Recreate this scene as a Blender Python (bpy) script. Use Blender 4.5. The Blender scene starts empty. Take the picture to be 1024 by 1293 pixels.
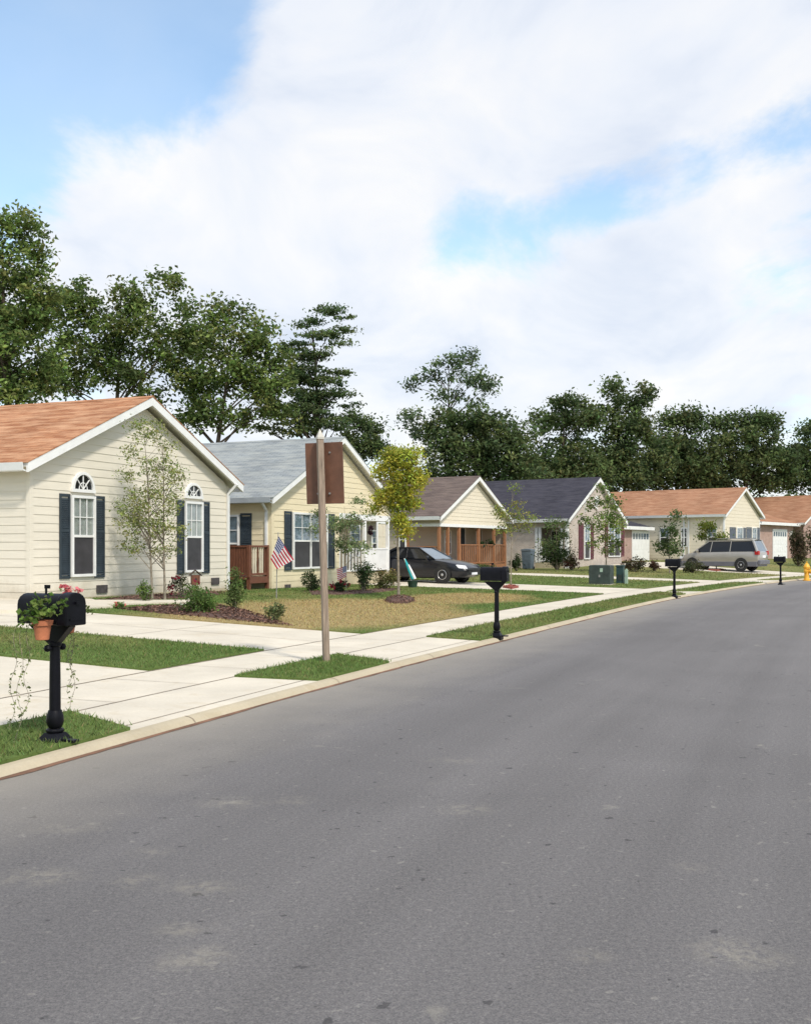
import bpy, bmesh, math, random
import numpy as np
from mathutils import Vector, Matrix
R = math.radians
SC = bpy.context.scene
COL = SC.collection
rng = np.random.default_rng(7)
random.seed(7)
CAMZ, F, CX, HY = 1.65, 1300.0, 512.0, 691.0     # eye height, focal length and horizon in photo pixels

# ------------------------------------------------------------------ kerb line and terrain
KP = np.array([(-22,-40),(-14.5,-21.5),(-6.85,-2.5),(-2.88,7.32),(-.73,12.6),(1.75,18.2),(6.69,29.0),(9.85,35.2),
               (15.6,45.2),(22.3,55.0),(33.5,68.5),(50,83),(75,100),(110,118)], float)
def catmull(P, n=60):
    out = []
    for i in range(1, len(P)-2):
        p0, p1, p2, p3 = P[i-1], P[i], P[i+1], P[i+2]
        t = np.linspace(0, 1, n, endpoint=False)[:, None]
        out.append(.5*((2*p1)+(-p0+p2)*t+(2*p0-5*p1+4*p2-p3)*t**2+(-p0+3*p1-3*p2+p3)*t**3))
    return np.vstack(out)
_c = catmull(KP)
_l = np.r_[0, np.cumsum(np.hypot(*np.diff(_c, axis=0).T))]
SS = np.arange(0, _l[-1], .25)
KX, KY = np.interp(SS, _l, _c[:, 0]), np.interp(SS, _l, _c[:, 1])
for _ in range(30):                                   # soften the curve a little
    KX[1:-1] = .25*KX[:-2]+.5*KX[1:-1]+.25*KX[2:]; KY[1:-1] = .25*KY[:-2]+.5*KY[1:-1]+.25*KY[2:]
TX, TY = np.gradient(KX), np.gradient(KY)
_n = np.hypot(TX, TY); TX, TY = TX/_n, TY/_n
for _ in range(200):
    TX[1:-1] = .25*TX[:-2]+.5*TX[1:-1]+.25*TX[2:]; TY[1:-1] = .25*TY[:-2]+.5*TY[1:-1]+.25*TY[2:]
def P_sd(s, d):
    s = np.asarray(s, float); d = np.asarray(d, float)
    tx, ty = np.interp(s, SS, TX), np.interp(s, SS, TY)
    return np.interp(s, SS, KX)-ty*d, np.interp(s, SS, KY)+tx*d
def sd_xy(x, y):
    x = np.atleast_1d(np.asarray(x, float)); y = np.atleast_1d(np.asarray(y, float))
    s = np.empty(len(x)); d = np.empty(len(x))
    for a in range(0, len(x), 4000):
        xx, yy = x[a:a+4000], y[a:a+4000]
        D2 = (xx[:, None]-KX)**2+(yy[:, None]-KY)**2
        k = D2.argmin(1)
        ex, ey = xx-KX[k], yy-KY[k]
        s[a:a+4000] = SS[k]+ex*TX[k]+ey*TY[k]
        d[a:a+4000] = -ex*TY[k]+ey*TX[k]
    return s, d
def s_at_y(Y): return float(np.interp(Y, KY, SS))
_AY = [0, 24, 30, 37, 52, 60, 68, 85]; _AV = [1.0, 1.0, .75, .42, .62, .75, 1.8, 1.9]
def z_sd(s, d):
    s = np.asarray(s, float); d = np.asarray(d, float)
    x, y = P_sd(s, np.clip(d, 0, 12))
    A = np.interp(y, _AY, _AV)
    up = np.clip(d/.1, 0, 1)*.065
    lawn = np.clip(d-2.55, 0, 9.5)*.035*A
    far = np.clip((-d-8.6)/.1, 0, 1)*.065
    return up+lawn+far+.02*np.sin(np.pi*np.clip(-d/8.6, 0, 1))*0
def zt(x, y):
    s, d = sd_xy(x, y); r = z_sd(s, d)
    return float(r[0]) if len(r) == 1 else r
def at(px, py, Y):
    return Vector(((px-CX)/F*Y, Y, CAMZ-(py-HY)/F*Y))
def G(px, py, off=0.0):                              # the point of the ground seen at a photo pixel
    z = .1
    for _ in range(25):
        Y = (CAMZ-z)*F/(py-HY); X = (px-CX)/F*Y
        z = .5*z+.5*(zt(X, Y)+off)
    return Vector((X, Y, z))
def onground(px, Y):
    X = (px-CX)/F*Y
    return Vector((X, Y, zt(X, Y)))

# ------------------------------------------------------------------ materials
def nt(name):
    m = bpy.data.materials.new(name); m.use_nodes = True
    t = m.node_tree; t.nodes.clear()
    o = t.nodes.new('ShaderNodeOutputMaterial')
    return m, t, o
def nd(t, typ, ins=None, **kw):
    n = t.nodes.new('ShaderNode'+typ)
    for k, v in kw.items(): setattr(n, k, v)
    for k, v in (ins or {}).items():
        if hasattr(v, 'is_output') or isinstance(v, bpy.types.NodeSocket): t.links.new(v, n.inputs[k])
        else: n.inputs[k].default_value = v
    return n
def c4(c): return (c[0], c[1], c[2], 1)
def mixc(t, f, a, b, mode='MIX'):
    n = t.nodes.new('ShaderNodeMix'); n.data_type = 'RGBA'; n.blend_type = mode
    for k, v in ((0, f), (6, a), (7, b)):
        if isinstance(v, bpy.types.NodeSocket): t.links.new(v, n.inputs[k])
        else: n.inputs[k].default_value = v if k == 0 else c4(v)
    return n.outputs[2]
def ramp(t, f, stops):
    n = t.nodes.new('ShaderNodeValToRGB'); e = n.color_ramp.elements
    while len(e) < len(stops): e.new(.5)
    for k, (p, c) in enumerate(stops): e[k].position = p; e[k].color = c4(c) if not isinstance(c, float) else (c, c, c, 1)
    t.links.new(f, n.inputs[0]); return n.outputs[0]
def coord(t, kind='Object', scale=(1, 1, 1)):
    tc = nd(t, 'TexCoord'); mp = nd(t, 'Mapping', {0: tc.outputs[kind]}); mp.inputs['Scale'].default_value = scale
    return mp.outputs[0]
def noise(t, v, scale, detail=4, rough=.6, dist=0.0):
    return nd(t, 'TexNoise', {'Vector': v, 'Scale': scale, 'Detail': detail, 'Roughness': rough, 'Distortion': dist}).outputs[0]
def bump(t, h, strength, dist=.01):
    return nd(t, 'Bump', {'Height': h, 'Strength': strength, 'Distance': dist}).outputs[0]
def simple(name, c, rough=.6, var=.12, scale=6, metal=0, spec=.5, bmp=0, bscale=40, stretch=(1, 1, 1), coat=0):
    m, t, o = nt(name); v = coord(t, 'Object', stretch)
    f = noise(t, v, scale, 6)
    lo = tuple(x*(1-var*1.6) for x in c); hi = tuple(min(1, x*(1+var)) for x in c)
    col = ramp(t, f, [(.3, lo), (.72, hi)])
    p = nd(t, 'BsdfPrincipled', {'Base Color': col, 'Roughness': rough, 'Metallic': metal, 'Specular IOR Level': spec, 'Coat Weight': coat})
    if bmp: t.links.new(bump(t, noise(t, v, bscale, 5), bmp), p.inputs['Normal'])
    t.links.new(p.outputs[0], o.inputs[0]); return m
def leafmat(name, trans=.3, rough=.75):
    m, t, o = nt(name)
    a = nd(t, 'Attribute', attribute_name='Col')
    d = nd(t, 'BsdfPrincipled', {'Base Color': a.outputs[0], 'Roughness': rough, 'Specular IOR Level': .25})
    tr = nd(t, 'BsdfTranslucent', {'Color': a.outputs[0]})
    mx = nd(t, 'MixShader', {0: trans, 1: d.outputs[0], 2: tr.outputs[0]})
    t.links.new(mx.outputs[0], o.inputs[0]); return m
def shingle(name, c1, c2, c3):
    m, t, o = nt(name)
    tc = nd(t, 'TexCoord'); sx = nd(t, 'SeparateXYZ', {0: tc.outputs['Object']})
    hz = nd(t, 'Math', {0: sx.outputs[2], 1: 2.45}, operation='MULTIPLY')
    cb = nd(t, 'CombineXYZ', {0: sx.outputs[1], 1: hz.outputs[0]})
    br = nd(t, 'TexBrick', {'Vector': cb.outputs[0], 'Color1': c4(c1), 'Color2': c4(c2), 'Mortar': c4([x*.45 for x in c1]),
            'Scale': 1.0, 'Mortar Size': .010, 'Mortar Smooth': .4, 'Bias': 0.0, 'Brick Width': .32, 'Row Height': .145}, offset=.5)
    mp = nd(t, 'Mapping', {0: cb.outputs[0]}); mp.inputs['Scale'].default_value = (.55, 2.6, 1)
    f = noise(t, mp.outputs[0], 1.6, 5, .65)
    k = ramp(t, f, [(.42, 0.0), (.66, 1.0)])
    col = mixc(t, k, br.outputs[0], c3)
    gr = noise(t, tc.outputs['Object'], 60, 3, .7)
    col = mixc(t, .5, col, ramp(t, gr, [(.3, .35), (.7, 1.0)]), 'MULTIPLY')
    col = mixc(t, .35, col, ramp(t, noise(t, tc.outputs['Object'], .7, 3), [(.35, .55), (.65, 1.0)]), 'MULTIPLY')
    p = nd(t, 'BsdfPrincipled', {'Base Color': col, 'Roughness': .9, 'Specular IOR Level': .2,
            'Normal': bump(t, br.outputs[1], -.6, .012)})
    t.links.new(p.outputs[0], o.inputs[0]); return m
def siding(name, c):
    m, t, o = nt(name); v = coord(t)
    a = noise(t, v, .9, 5); s = coord(t, 'Object', (.6, .6, 7)); b = noise(t, s, 1.4, 4)
    col = mixc(t, .5, ramp(t, a, [(.3, [x*.9 for x in c]), (.7, c)]), ramp(t, b, [(.3, [x*.86 for x in c]), (.7, [min(1, x*1.05) for x in c])]))
    sz = nd(t, 'SeparateXYZ', {0: v}); hh = nd(t, 'Math', {0: noise(t, v, 1.7, 6, .7), 1: 1.1}, operation='MULTIPLY')
    dz = nd(t, 'MapRange', {0: nd(t, 'Math', {0: sz.outputs[2], 1: hh.outputs[0]}, operation='SUBTRACT').outputs[0], 1: -.15, 2: -.6, 3: 0.0, 4: .5})
    col = mixc(t, dz.outputs[0], col, (.36, .29, .20))
    p = nd(t, 'BsdfPrincipled', {'Base Color': col, 'Roughness': .55, 'Specular IOR Level': .3, 'Normal': bump(t, noise(t, coord(t, 'Object', (3, 3, 30)), 9, 3), .12, .004)})
    t.links.new(p.outputs[0], o.inputs[0]); return m
def brick(name, c1, c2, mortar):
    m, t, o = nt(name); tc = nd(t, 'TexCoord'); sx = nd(t, 'SeparateXYZ', {0: tc.outputs['Object']})
    xy = nd(t, 'Math', {0: sx.outputs[0], 1: sx.outputs[1]}, operation='ADD')
    cb = nd(t, 'CombineXYZ', {0: xy.outputs[0], 1: sx.outputs[2]})
    br = nd(t, 'TexBrick', {'Vector': cb.outputs[0], 'Color1': c4(c1), 'Color2': c4(c2), 'Mortar': c4(mortar), 'Scale': 1.0,
            'Mortar Size': .011, 'Brick Width': .22, 'Row Height': .075})
    col = mixc(t, .45, br.outputs[0], ramp(t, noise(t, cb.outputs[0], 2.2, 5), [(.3, .45), (.7, 1.0)]), 'MULTIPLY')
    p = nd(t, 'BsdfPrincipled', {'Base Color': col, 'Roughness': .9, 'Normal': bump(t, br.outputs[1], -.5, .008)})
    t.links.new(p.outputs[0], o.inputs[0]); return m
def asphalt():
    m, t, o = nt('asphalt'); tc = nd(t, 'TexCoord'); v = tc.outputs['Object']
    col = ramp(t, noise(t, v, 105, 3, .85), [(.32, (.058, .053, .054)), (.5, (.158, .148, .147)), (.66, (.32, .298, .285))])
    col = mixc(t, .55, col, ramp(t, noise(t, v, 40, 4, .9), [(.36, (.09, .088, .092)), (.52, (.160, .152, .153)), (.66, (.28, .265, .25))]))
    col = mixc(t, .7, col, ramp(t, noise(t, v, .35, 4, .55, .6), [(.32, .92), (.68, 1.16)]), 'MULTIPLY')
    sp = nd(t, 'Mapping', {0: v}); sp.inputs['Scale'].default_value = (1, 1.15, 1)
    # scattered pale scuffs of ground-in sand
    k = ramp(t, noise(t, sp.outputs[0], 1.9, 6, .62, .5), [(.64, 0.0), (.71, .8)])
    k2 = ramp(t, noise(t, v, .42, 2), [(.47, 0.0), (.58, .8)])
    kk = nd(t, 'Math', {0: k, 1: k2}, operation='MULTIPLY')
    col = mixc(t, kk.outputs[0], col, (.31, .29, .25))
    # dark flecks of tar and short cracks
    fl = ramp(t, noise(t, v, 8.5, 3, .5), [(.685, 0.0), (.71, 1.0)])
    fl2 = nd(t, 'Math', {0: fl, 1: .65}, operation='MULTIPLY')
    col = mixc(t, fl2.outputs[0], col, (.045, .043, .046))
    lf = ramp(t, noise(t, v, 14, 3, .5, .3), [(.675, 0.0), (.71, 1.0)])
    lf2 = nd(t, 'Math', {0: lf, 1: .45}, operation='MULTIPLY')
    col = mixc(t, lf2.outputs[0], col, (.33, .31, .28))
    # scuffs and sand patches lying at fixed spots of the road
    acc = None
    for (px, py, rx, ry, am) in ((48, 1107, .30, .12, .9), (172, 1112, .16, .10, .9), (252, 1120, .26, .10, .9), (292, 1014, .28, .14, .8), (372, 1011, .16, .10, .8), (590, 1022, .24, .12, .8),
            (228, 1174, .14, .08, .8), (256, 1206, .18, .09, .9), (240, 1216, .2, .08, .8), (926, 1203, .22, .14, 1.0), (962, 1210, .2, .1, .6), (190, 1076, .16, .08, .6), (575, 960, .3, .12, .5), (745, 1207, .12, .07, .6), (90, 1046, .3, .1, .6), (870, 1095, .12, .08, .5)):
        Yp = CAMZ*F/(py-HY); Xp = (px-CX)/F*Yp
        q = nd(t, 'VectorMath', {0: v, 1: (Xp, Yp, 0)}, operation='SUBTRACT').outputs[0]
        q = nd(t, 'VectorMath', {0: q, 1: (1/(rx*.75), 1/(ry*1.1), 0)}, operation='MULTIPLY').outputs[0]
        l = nd(t, 'VectorMath', {0: q}, operation='LENGTH').outputs['Value']
        m_ = nd(t, 'MapRange', {0: l, 1: 1.35, 2: .3, 3: 0.0, 4: am*.45}).outputs[0]
        acc = m_ if acc is None else nd(t, 'Math', {0: acc, 1: m_}, operation='MAXIMUM').outputs[0]
    brk = ramp(t, noise(t, v, 13, 5, .7, .5), [(.42, 0.0), (.58, 1.0)])
    kk3 = nd(t, 'Math', {0: acc, 1: brk}, operation='MULTIPLY')
    col = mixc(t, kk3.outputs[0], col, (.36, .33, .27))
    # streaks drawn out along the carriageway by traffic, and small oil drips
    uvm = nd(t, 'Mapping', {0: tc.outputs['UV']}); uvm.inputs['Scale'].default_value = (.07, 1.5, 1)
    col = mixc(t, .8, col, ramp(t, noise(t, uvm.outputs[0], 1.4, 5, .6), [(.3, .87), (.7, 1.08)]), 'MULTIPLY')
    od = ramp(t, noise(t, v, 1.15, 3, .5), [(.70, 0.0), (.76, .55)])
    col = mixc(t, od, col, (.06, .058, .06))
    # dust washed to the gutter (v of the UV is the distance to the kerb)
    uv = nd(t, 'SeparateXYZ', {0: tc.outputs['UV']})
    nn = nd(t, 'Math', {0: noise(t, v, 1.3, 5), 1: 1.1}, operation='MULTIPLY')
    w = nd(t, 'Math', {0: uv.outputs[1], 1: nn.outputs[0]}, operation='SUBTRACT')
    g = nd(t, 'MapRange', {0: w.outputs[0], 1: -2.1, 2: -.4, 3: 0.0, 4: .75})
    col = mixc(t, g.outputs[0], col, (.33, .30, .255))
    # long darker wheel path
    wp = nd(t, 'MapRange', {0: nd(t, 'Math', {0: nd(t, 'Math', {0: uv.outputs[1], 1: 2.3}, operation='ADD').outputs[0]}, operation='ABSOLUTE').outputs[0], 1: .75, 2: .1, 3: 0.0, 4: .12})
    col = mixc(t, wp.outputs[0], col, (.085, .083, .088))
    p = nd(t, 'BsdfPrincipled', {'Base Color': col, 'Roughness': .88, 'Specular IOR Level': .3, 'Normal': bump(t, noise(t, v, 80, 4, .85), .8, .010)})
    t.links.new(p.outputs[0], o.inputs[0]); return m
def concrete(name, c, stain=.30):
    m, t, o = nt(name); tc = nd(t, 'TexCoord'); v = tc.outputs['Object']
    col = ramp(t, noise(t, v, .8, 6, .6), [(.3, [x*(1-stain) for x in c]), (.66, c)])
    col = mixc(t, .35, col, ramp(t, noise(t, v, 30, 4, .7), [(.3, [x*.8 for x in c]), (.7, [min(1, x*1.08) for x in c])]))
    k = ramp(t, noise(t, v, 2.2, 6, .65, 1.0), [(.54, 0.0), (.72, .5)])
    col = mixc(t, k, col, [c[0]*.72, c[1]*.66, c[2]*.55])
    p = nd(t, 'BsdfPrincipled', {'Base Color': col, 'Roughness': .9, 'Specular IOR Level': .25, 'Normal': bump(t, noise(t, v, 45, 4), .25, .006)})
    t.links.new(p.outputs[0], o.inputs[0]); return m
def attrmat(name, rough=.95, nscale=9, bmp=.5):
    m, t, o = nt(name); v = coord(t)
    a = nd(t, 'Attribute', attribute_name='Col')
    col = mixc(t, .75, a.outputs[0], ramp(t, noise(t, v, nscale, 6, .75), [(.3, .5), (.7, 1.0)]), 'MULTIPLY')
    p = nd(t, 'BsdfPrincipled', {'Base Color': col, 'Roughness': rough, 'Specular IOR Level': .1, 'Normal': bump(t, noise(t, v, 35, 4, .8), bmp, .03)})
    t.links.new(p.outputs[0], o.inputs[0]); return m
def glass(name, tint=(.84, .87, .88), refl=.05):
    m, t, o = nt(name)
    tr = nd(t, 'BsdfTransparent', {0: c4(tint)}); gl = nd(t, 'BsdfGlossy', {0: (1, 1, 1, 1), 'Roughness': .03})
    lw = nd(t, 'LayerWeight', {'Blend': .5}); pw = nd(t, 'Math', {0: lw.outputs['Facing'], 1: 3.5}, operation='POWER'); ad = nd(t, 'Math', {0: pw.outputs[0], 1: .75, 2: refl}, operation='MULTIPLY_ADD', use_clamp=True)
    mx = nd(t, 'MixShader', {0: ad.outputs[0], 1: tr.outputs[0], 2: gl.outputs[0]})
    t.links.new(mx.outputs[0], o.inputs[0]); return m
def flagmat():
    m, t, o = nt('flag_cloth'); tc = nd(t, 'TexCoord'); uv = nd(t, 'SeparateXYZ', {0: tc.outputs['UV']})
    u, v = uv.outputs[0], uv.outputs[1]
    st = nd(t, 'Math', {0: v, 1: 6.5}, operation='MULTIPLY'); fr = nd(t, 'Math', {0: st.outputs[0]}, operation='FRACT')
    red = nd(t, 'Math', {0: fr.outputs[0], 1: .5}, operation='LESS_THAN')
    col = mixc(t, red.outputs[0], (.75, .72, .72), (.45, .035, .06))
    cu = nd(t, 'Math', {0: u, 1: .4}, operation='LESS_THAN'); cv = nd(t, 'Math', {0: v, 1: .4615}, operation='GREATER_THAN')
    can = nd(t, 'Math', {0: cu.outputs[0], 1: cv.outputs[0]}, operation='MULTIPLY')
    su = nd(t, 'Math', {0: nd(t, 'Math', {0: u, 1: 15.0}, operation='MULTIPLY').outputs[0]}, operation='FRACT')
    sv = nd(t, 'Math', {0: nd(t, 'Math', {0: v, 1: 9.28}, operation='MULTIPLY').outputs[0]}, operation='FRACT')
    du = nd(t, 'Math', {0: su.outputs[0], 1: .5}, operation='SUBTRACT'); dv = nd(t, 'Math', {0: sv.outputs[0], 1: .5}, operation='SUBTRACT')
    l = nd(t, 'VectorMath', {0: nd(t, 'CombineXYZ', {0: du.outputs[0], 1: dv.outputs[0]}).outputs[0]}, operation='LENGTH')
    star = nd(t, 'Math', {0: l.outputs['Value'], 1: .28}, operation='LESS_THAN')
    cc = mixc(t, star.outputs[0], (.05, .07, .2), (.8, .8, .8))
    col = mixc(t, can.outputs[0], col, cc)
    d = nd(t, 'BsdfDiffuse', {0: col}); tr = nd(t, 'BsdfTranslucent', {0: col})
    mx = nd(t, 'MixShader', {0: .3, 1: d.outputs[0], 2: tr.outputs[0]}); t.links.new(mx.outputs[0], o.inputs[0]); return m

M = {}
def mats():
    M['asphalt'] = asphalt()
    M['tarline'] = simple('crack_shadow', (.075, .068, .066), .95, .3, 20)
    M['concrete'] = concrete('concrete_slab', (.69, .625, .515))
    M['kerb'] = concrete('kerb_concrete', (.50, .43, .31), .3)
    M['joint'] = simple('joint_dirt', (.30, .24, .18), .95, .3, 3)
    M['gutter_dirt'] = simple('gutter_dirt', (.20, .105, .065), .95, .35, 2.5)
    M['lawn'] = attrmat('lawn_turf'); M['blade'] = leafmat('grass_blades', .25)
    M['leaf'] = leafmat('leaves', .42); M['earth'] = simple('bare_earth', (.10, .11, .05), .95, .3, .8)
    M['mulch'] = simple('bark_mulch', (.12, .065, .05), .95, .5, 25, bmp=1, bscale=60)
    M['redmulch'] = simple('red_mulch', (.26, .07, .05), .95, .4, 25, bmp=1, bscale=60)
    M['chip'] = leafmat('bark_chips', 0.0, .95)
    M['bark'] = simple('bark', (.10, .075, .055), .95, .35, 8, bmp=.8, bscale=25, stretch=(1, 1, .25))
    M['greybark'] = simple('young_bark', (.26, .22, .17), .9, .3, 12, bmp=.4)
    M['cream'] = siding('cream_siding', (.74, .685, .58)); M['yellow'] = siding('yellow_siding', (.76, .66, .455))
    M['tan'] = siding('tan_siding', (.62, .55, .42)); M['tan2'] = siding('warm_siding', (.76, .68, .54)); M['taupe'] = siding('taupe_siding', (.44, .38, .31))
    M['white'] = simple('white_trim', (.80, .80, .79), .5, .05, 3)
    M['offwhite'] = simple('soffit_vinyl', (.72, .70, .64), .6, .05, 3)
    M['found'] = concrete('foundation', (.50, .43, .30), .2)
    M['slate'] = simple('slate_shutter', (.028, .042, .055), .6, .2, 5); M['maroon'] = simple('maroon_shutter', (.13, .035, .045), .6, .2, 5)
    M['grey_shutter'] = simple('grey_shutter', (.13, .15, .18), .6, .2, 5)
    M['orange_roof'] = shingle('orange_shingle', (.52, .235, .115), (.40, .165, .08), (.70, .40, .235))
    M['rust_roof'] = shingle('rust_shingle', (.46, .23, .13), (.40, .19, .11), (.55, .31, .19))
    M['grey_roof'] = shingle('grey_shingle', (.35, .385, .40), (.29, .32, .34), (.45, .47, .45))
    M['brown_roof'] = shingle('brown_shingle', (.185, .14, .125), (.15, .115, .105), (.24, .185, .16))
    M['dark_roof'] = shingle('dark_shingle', (.062, .06, .08), (.048, .046, .062), (.085, .082, .10))
    M['brick'] = brick('pink_brick', (.44, .25, .20), (.36, .19, .155), (.52, .46, .41))
    M['palebrick'] = brick('pale_brick', (.56, .475, .415), (.47, .375, .325), (.61, .56, .50))
    M['redwood'] = simple('stained_wood', (.17, .062, .034), .7, .3, 6, stretch=(8, 8, 1)); M['porchwood'] = simple('porch_wood', (.33, .15, .07), .7, .3, 6, stretch=(8, 8, 1))
    M['post'] = simple('weathered_post', (.33, .25, .19), .85, .35, 5, bmp=.5, stretch=(14, 14, .7))
    M['signback'] = simple('brown_sign', (.14, .060, .034), .65, .22, 4, bmp=.1)
    M['boxblack'] = simple('black_plastic', (.006, .006, .009), .42, .3, 8, spec=.16, bmp=.08, bscale=120)
    M['terracotta'] = simple('terracotta', (.50, .17, .08), .8, .2, 9, bmp=.1)
    M['glass'] = glass('window_glass'); M['screen'] = simple('insect_screen', (.045, .042, .048), .45, .25, 3)
    M['room'] = simple('dark_room', (.03, .03, .035), .8, .3, 2); M['curtain'] = simple('curtain', (.62, .60, .56), .9, .15, 4)
    M['blind'] = simple('blue_blind', (.33, .40, .47), .8, .2, 4)
    M['vent'] = simple('vent_grey', (.07, .06, .06), .8, .3, 8); M['alu'] = simple('gutter_white', (.74, .75, .75), .45, .06, 3)
    M['greybeam'] = simple('gutter_grey', (.40, .44, .48), .5, .1, 3)
    M['utility'] = simple('utility_green', (.035, .05, .045), .55, .3, 4); M['utility2'] = simple('pedestal_green', (.025, .06, .06), .5, .25, 4)
    M['palegreen'] = simple('pale_green', (.35, .47, .38), .6, .2, 4)
    M['hydrant'] = simple('hydrant_yellow', (.80, .40, .03), .45, .15, 8)
    M['navy_car'] = simple('dark_car_paint', (.005, .006, .011), .32, .1, 2, coat=.35); M['silver_car'] = simple('silver_paint', (.36, .335, .30), .32, .05, 2, metal=.3, coat=.8)
    M['cladding'] = simple('grey_cladding', (.12, .12, .14), .5, .1, 3); M['carglass'] = simple('car_glass', (.008, .010, .014), .08, .1, 2, spec=.45)
    M['winds'] = simple('windscreen', (.14, .18, .22), .06, .1, 2, spec=.8)
    M['tyre'] = simple('tyre', (.018, .018, .018), .85, .2, 8); M['rim'] = simple('alloy', (.55, .55, .56), .35, .1, 6, metal=.6)
    M['lamp'] = simple('lamp_lens', (.72, .74, .76), .15, .1, 6); M['red'] = simple('tail_lens', (.42, .02, .02), .2, .1, 6)
    M['flag'] = flagmat(); M['teal'] = simple('teal_cloth', (.03, .42, .46), .8, .15, 5); M['whitecloth'] = simple('white_cloth', (.8, .8, .82), .8, .1, 5)
    M['pole'] = simple('pole_metal', (.28, .27, .26), .5, .2, 5); M['door_red'] = simple('plum_door', (.20, .02, .07), .5, .15, 4)
    M['bin'] = simple('grey_blue_bin', (.13, .17, .21), .6, .2, 5); M['postcap'] = simple('pale_cap', (.55, .52, .46), .6, .12, 8)
    M['green_pot'] = simple('dark_green', (.02, .05, .035), .7, .3, 6)

# ------------------------------------------------------------------ mesh builder
class MB:
    def __init__(s, xf=None): s.v = []; s.f = []; s.mi = []; s.xf = xf
    def add(s, vs, fs, m=0):
        b = len(s.v); s.v += [s.xf(*p) if s.xf else tuple(p) for p in vs]
        s.f += [[b+i for i in f] for f in fs]; s.mi += [m]*len(fs); return s
    def box(s, x0, x1, y0, y1, z0, z1, m=0):
        return s.add([(x0,y0,z0),(x1,y0,z0),(x1,y1,z0),(x0,y1,z0),(x0,y0,z1),(x1,y0,z1),(x1,y1,z1),(x0,y1,z1)],
                     [(0,3,2,1),(4,5,6,7),(0,1,5,4),(1,2,6,5),(2,3,7,6),(3,0,4,7)], m)
    def bar(s, a, b, w, h, up=(0,0,1), m=0):
        a, b = Vector(a), Vector(b); d = (b-a).normalized(); sd = d.cross(Vector(up)).normalized()*w/2; u = sd.cross(d).normalized()*h/2
        return s.add([tuple(p+i*sd+j*u) for p in (a, b) for i, j in ((-1,-1),(1,-1),(1,1),(-1,1))],
                     [(0,3,2,1),(4,5,6,7),(0,1,5,4),(1,2,6,5),(2,3,7,6),(3,0,4,7)], m)
    def prism(s, prof, y0, y1, m=0):                 # profile in x,z extruded along y
        n = len(prof)
        return s.add([(x,y0,z) for x,z in prof]+[(x,y1,z) for x,z in prof],
                     [tuple(range(n)), tuple(range(2*n-1, n-1, -1))]+[(i, i+n, (i+1)%n+n, (i+1)%n) for i in range(n)], m)
    def tube(s, pts, rad, n=8, m=0):
        pts = [Vector(p) for p in pts]; vs = []; fs = []
        if not hasattr(rad, '__len__'): rad = [rad]*len(pts)
        for i, p in enumerate(pts):
            d = (pts[min(i+1, len(pts)-1)]-pts[max(i-1, 0)]).normalized()
            a = d.cross(Vector((0,0,1)) if abs(d.z) < .9 else Vector((1,0,0))).normalized(); b = d.cross(a)
            for k in range(n):
                t = 2*math.pi*k/n; vs.append(tuple(p+(a*math.cos(t)+b*math.sin(t))*rad[i]))
        for i in range(len(pts)-1):
            for k in range(n): fs.append((i*n+k, i*n+(k+1)%n, (i+1)*n+(k+1)%n, (i+1)*n+k))
        fs.append(tuple(range(n-1, -1, -1))); fs.append(tuple((len(pts)-1)*n+k for k in range(n)))
        return s.add(vs, fs, m)
    def lathe(s, prof, c=(0,0,0), n=20, m=0, axis='z', sq=False):
        vs = []; fs = []
        for r, h in prof:
            for k in range(n):
                t = 2*math.pi*(k+.5)/n; x, y = r*math.cos(t), r*math.sin(t)
                if sq: x, y = x*1.414, y*1.414
                p = (x, y, h) if axis == 'z' else ((h, x, y) if axis == 'x' else (x, h, y))
                vs.append((c[0]+p[0], c[1]+p[1], c[2]+p[2]))
        for i in range(len(prof)-1):
            for k in range(n): fs.append((i*n+k, i*n+(k+1)%n, (i+1)*n+(k+1)%n, (i+1)*n+k))
        fs.append(tuple(range(n-1, -1, -1))); fs.append(tuple((len(prof)-1)*n+k for k in range(n)))
        return s.add(vs, fs, m)
    def build(s, name, mat, parent=None, smooth=False, recalc=True, bevel=0):
        me = bpy.data.meshes.new(name); me.from_pydata([tuple(p) for p in s.v], [], s.f)
        ml = mat if isinstance(mat, (list, tuple)) else [mat]
        for k in ml: me.materials.append(M[k] if isinstance(k, str) else k)
        me.polygons.foreach_set('material_index', s.mi)
        if recalc:
            bm = bmesh.new(); bm.from_mesh(me); bmesh.ops.recalc_face_normals(bm, faces=bm.faces); bm.to_mesh(me); bm.free()
        if smooth: me.shade_smooth(); me.set_sharp_from_angle(angle=R(40))
        o = bpy.data.objects.new(name, me); COL.objects.link(o)
        if parent: o.parent = parent
        if bevel:
            b = o.modifiers.new('edge', 'BEVEL'); b.width = bevel; b.segments = 2; b.limit_method = 'ANGLE'
        return o
def tag(o, label=None, cat=None, group=None, kind=None):
    if label: o['label'] = label
    if cat: o['category'] = cat
    if group: o['group'] = group
    if kind: o['kind'] = kind
    return o
def empty(name, loc, rz=0.0, label=None, cat=None, group=None):
    o = bpy.data.objects.new(name, None); COL.objects.link(o); o.location = loc; o.rotation_euler = (0, 0, rz); o.empty_display_size = .2
    return tag(o, label, cat, group)
def copy_tree(o, parent=None):
    c = o.copy(); COL.objects.link(c)
    if parent: c.parent = parent
    for ch in list(o.children): copy_tree(ch, c)
    return c
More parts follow.
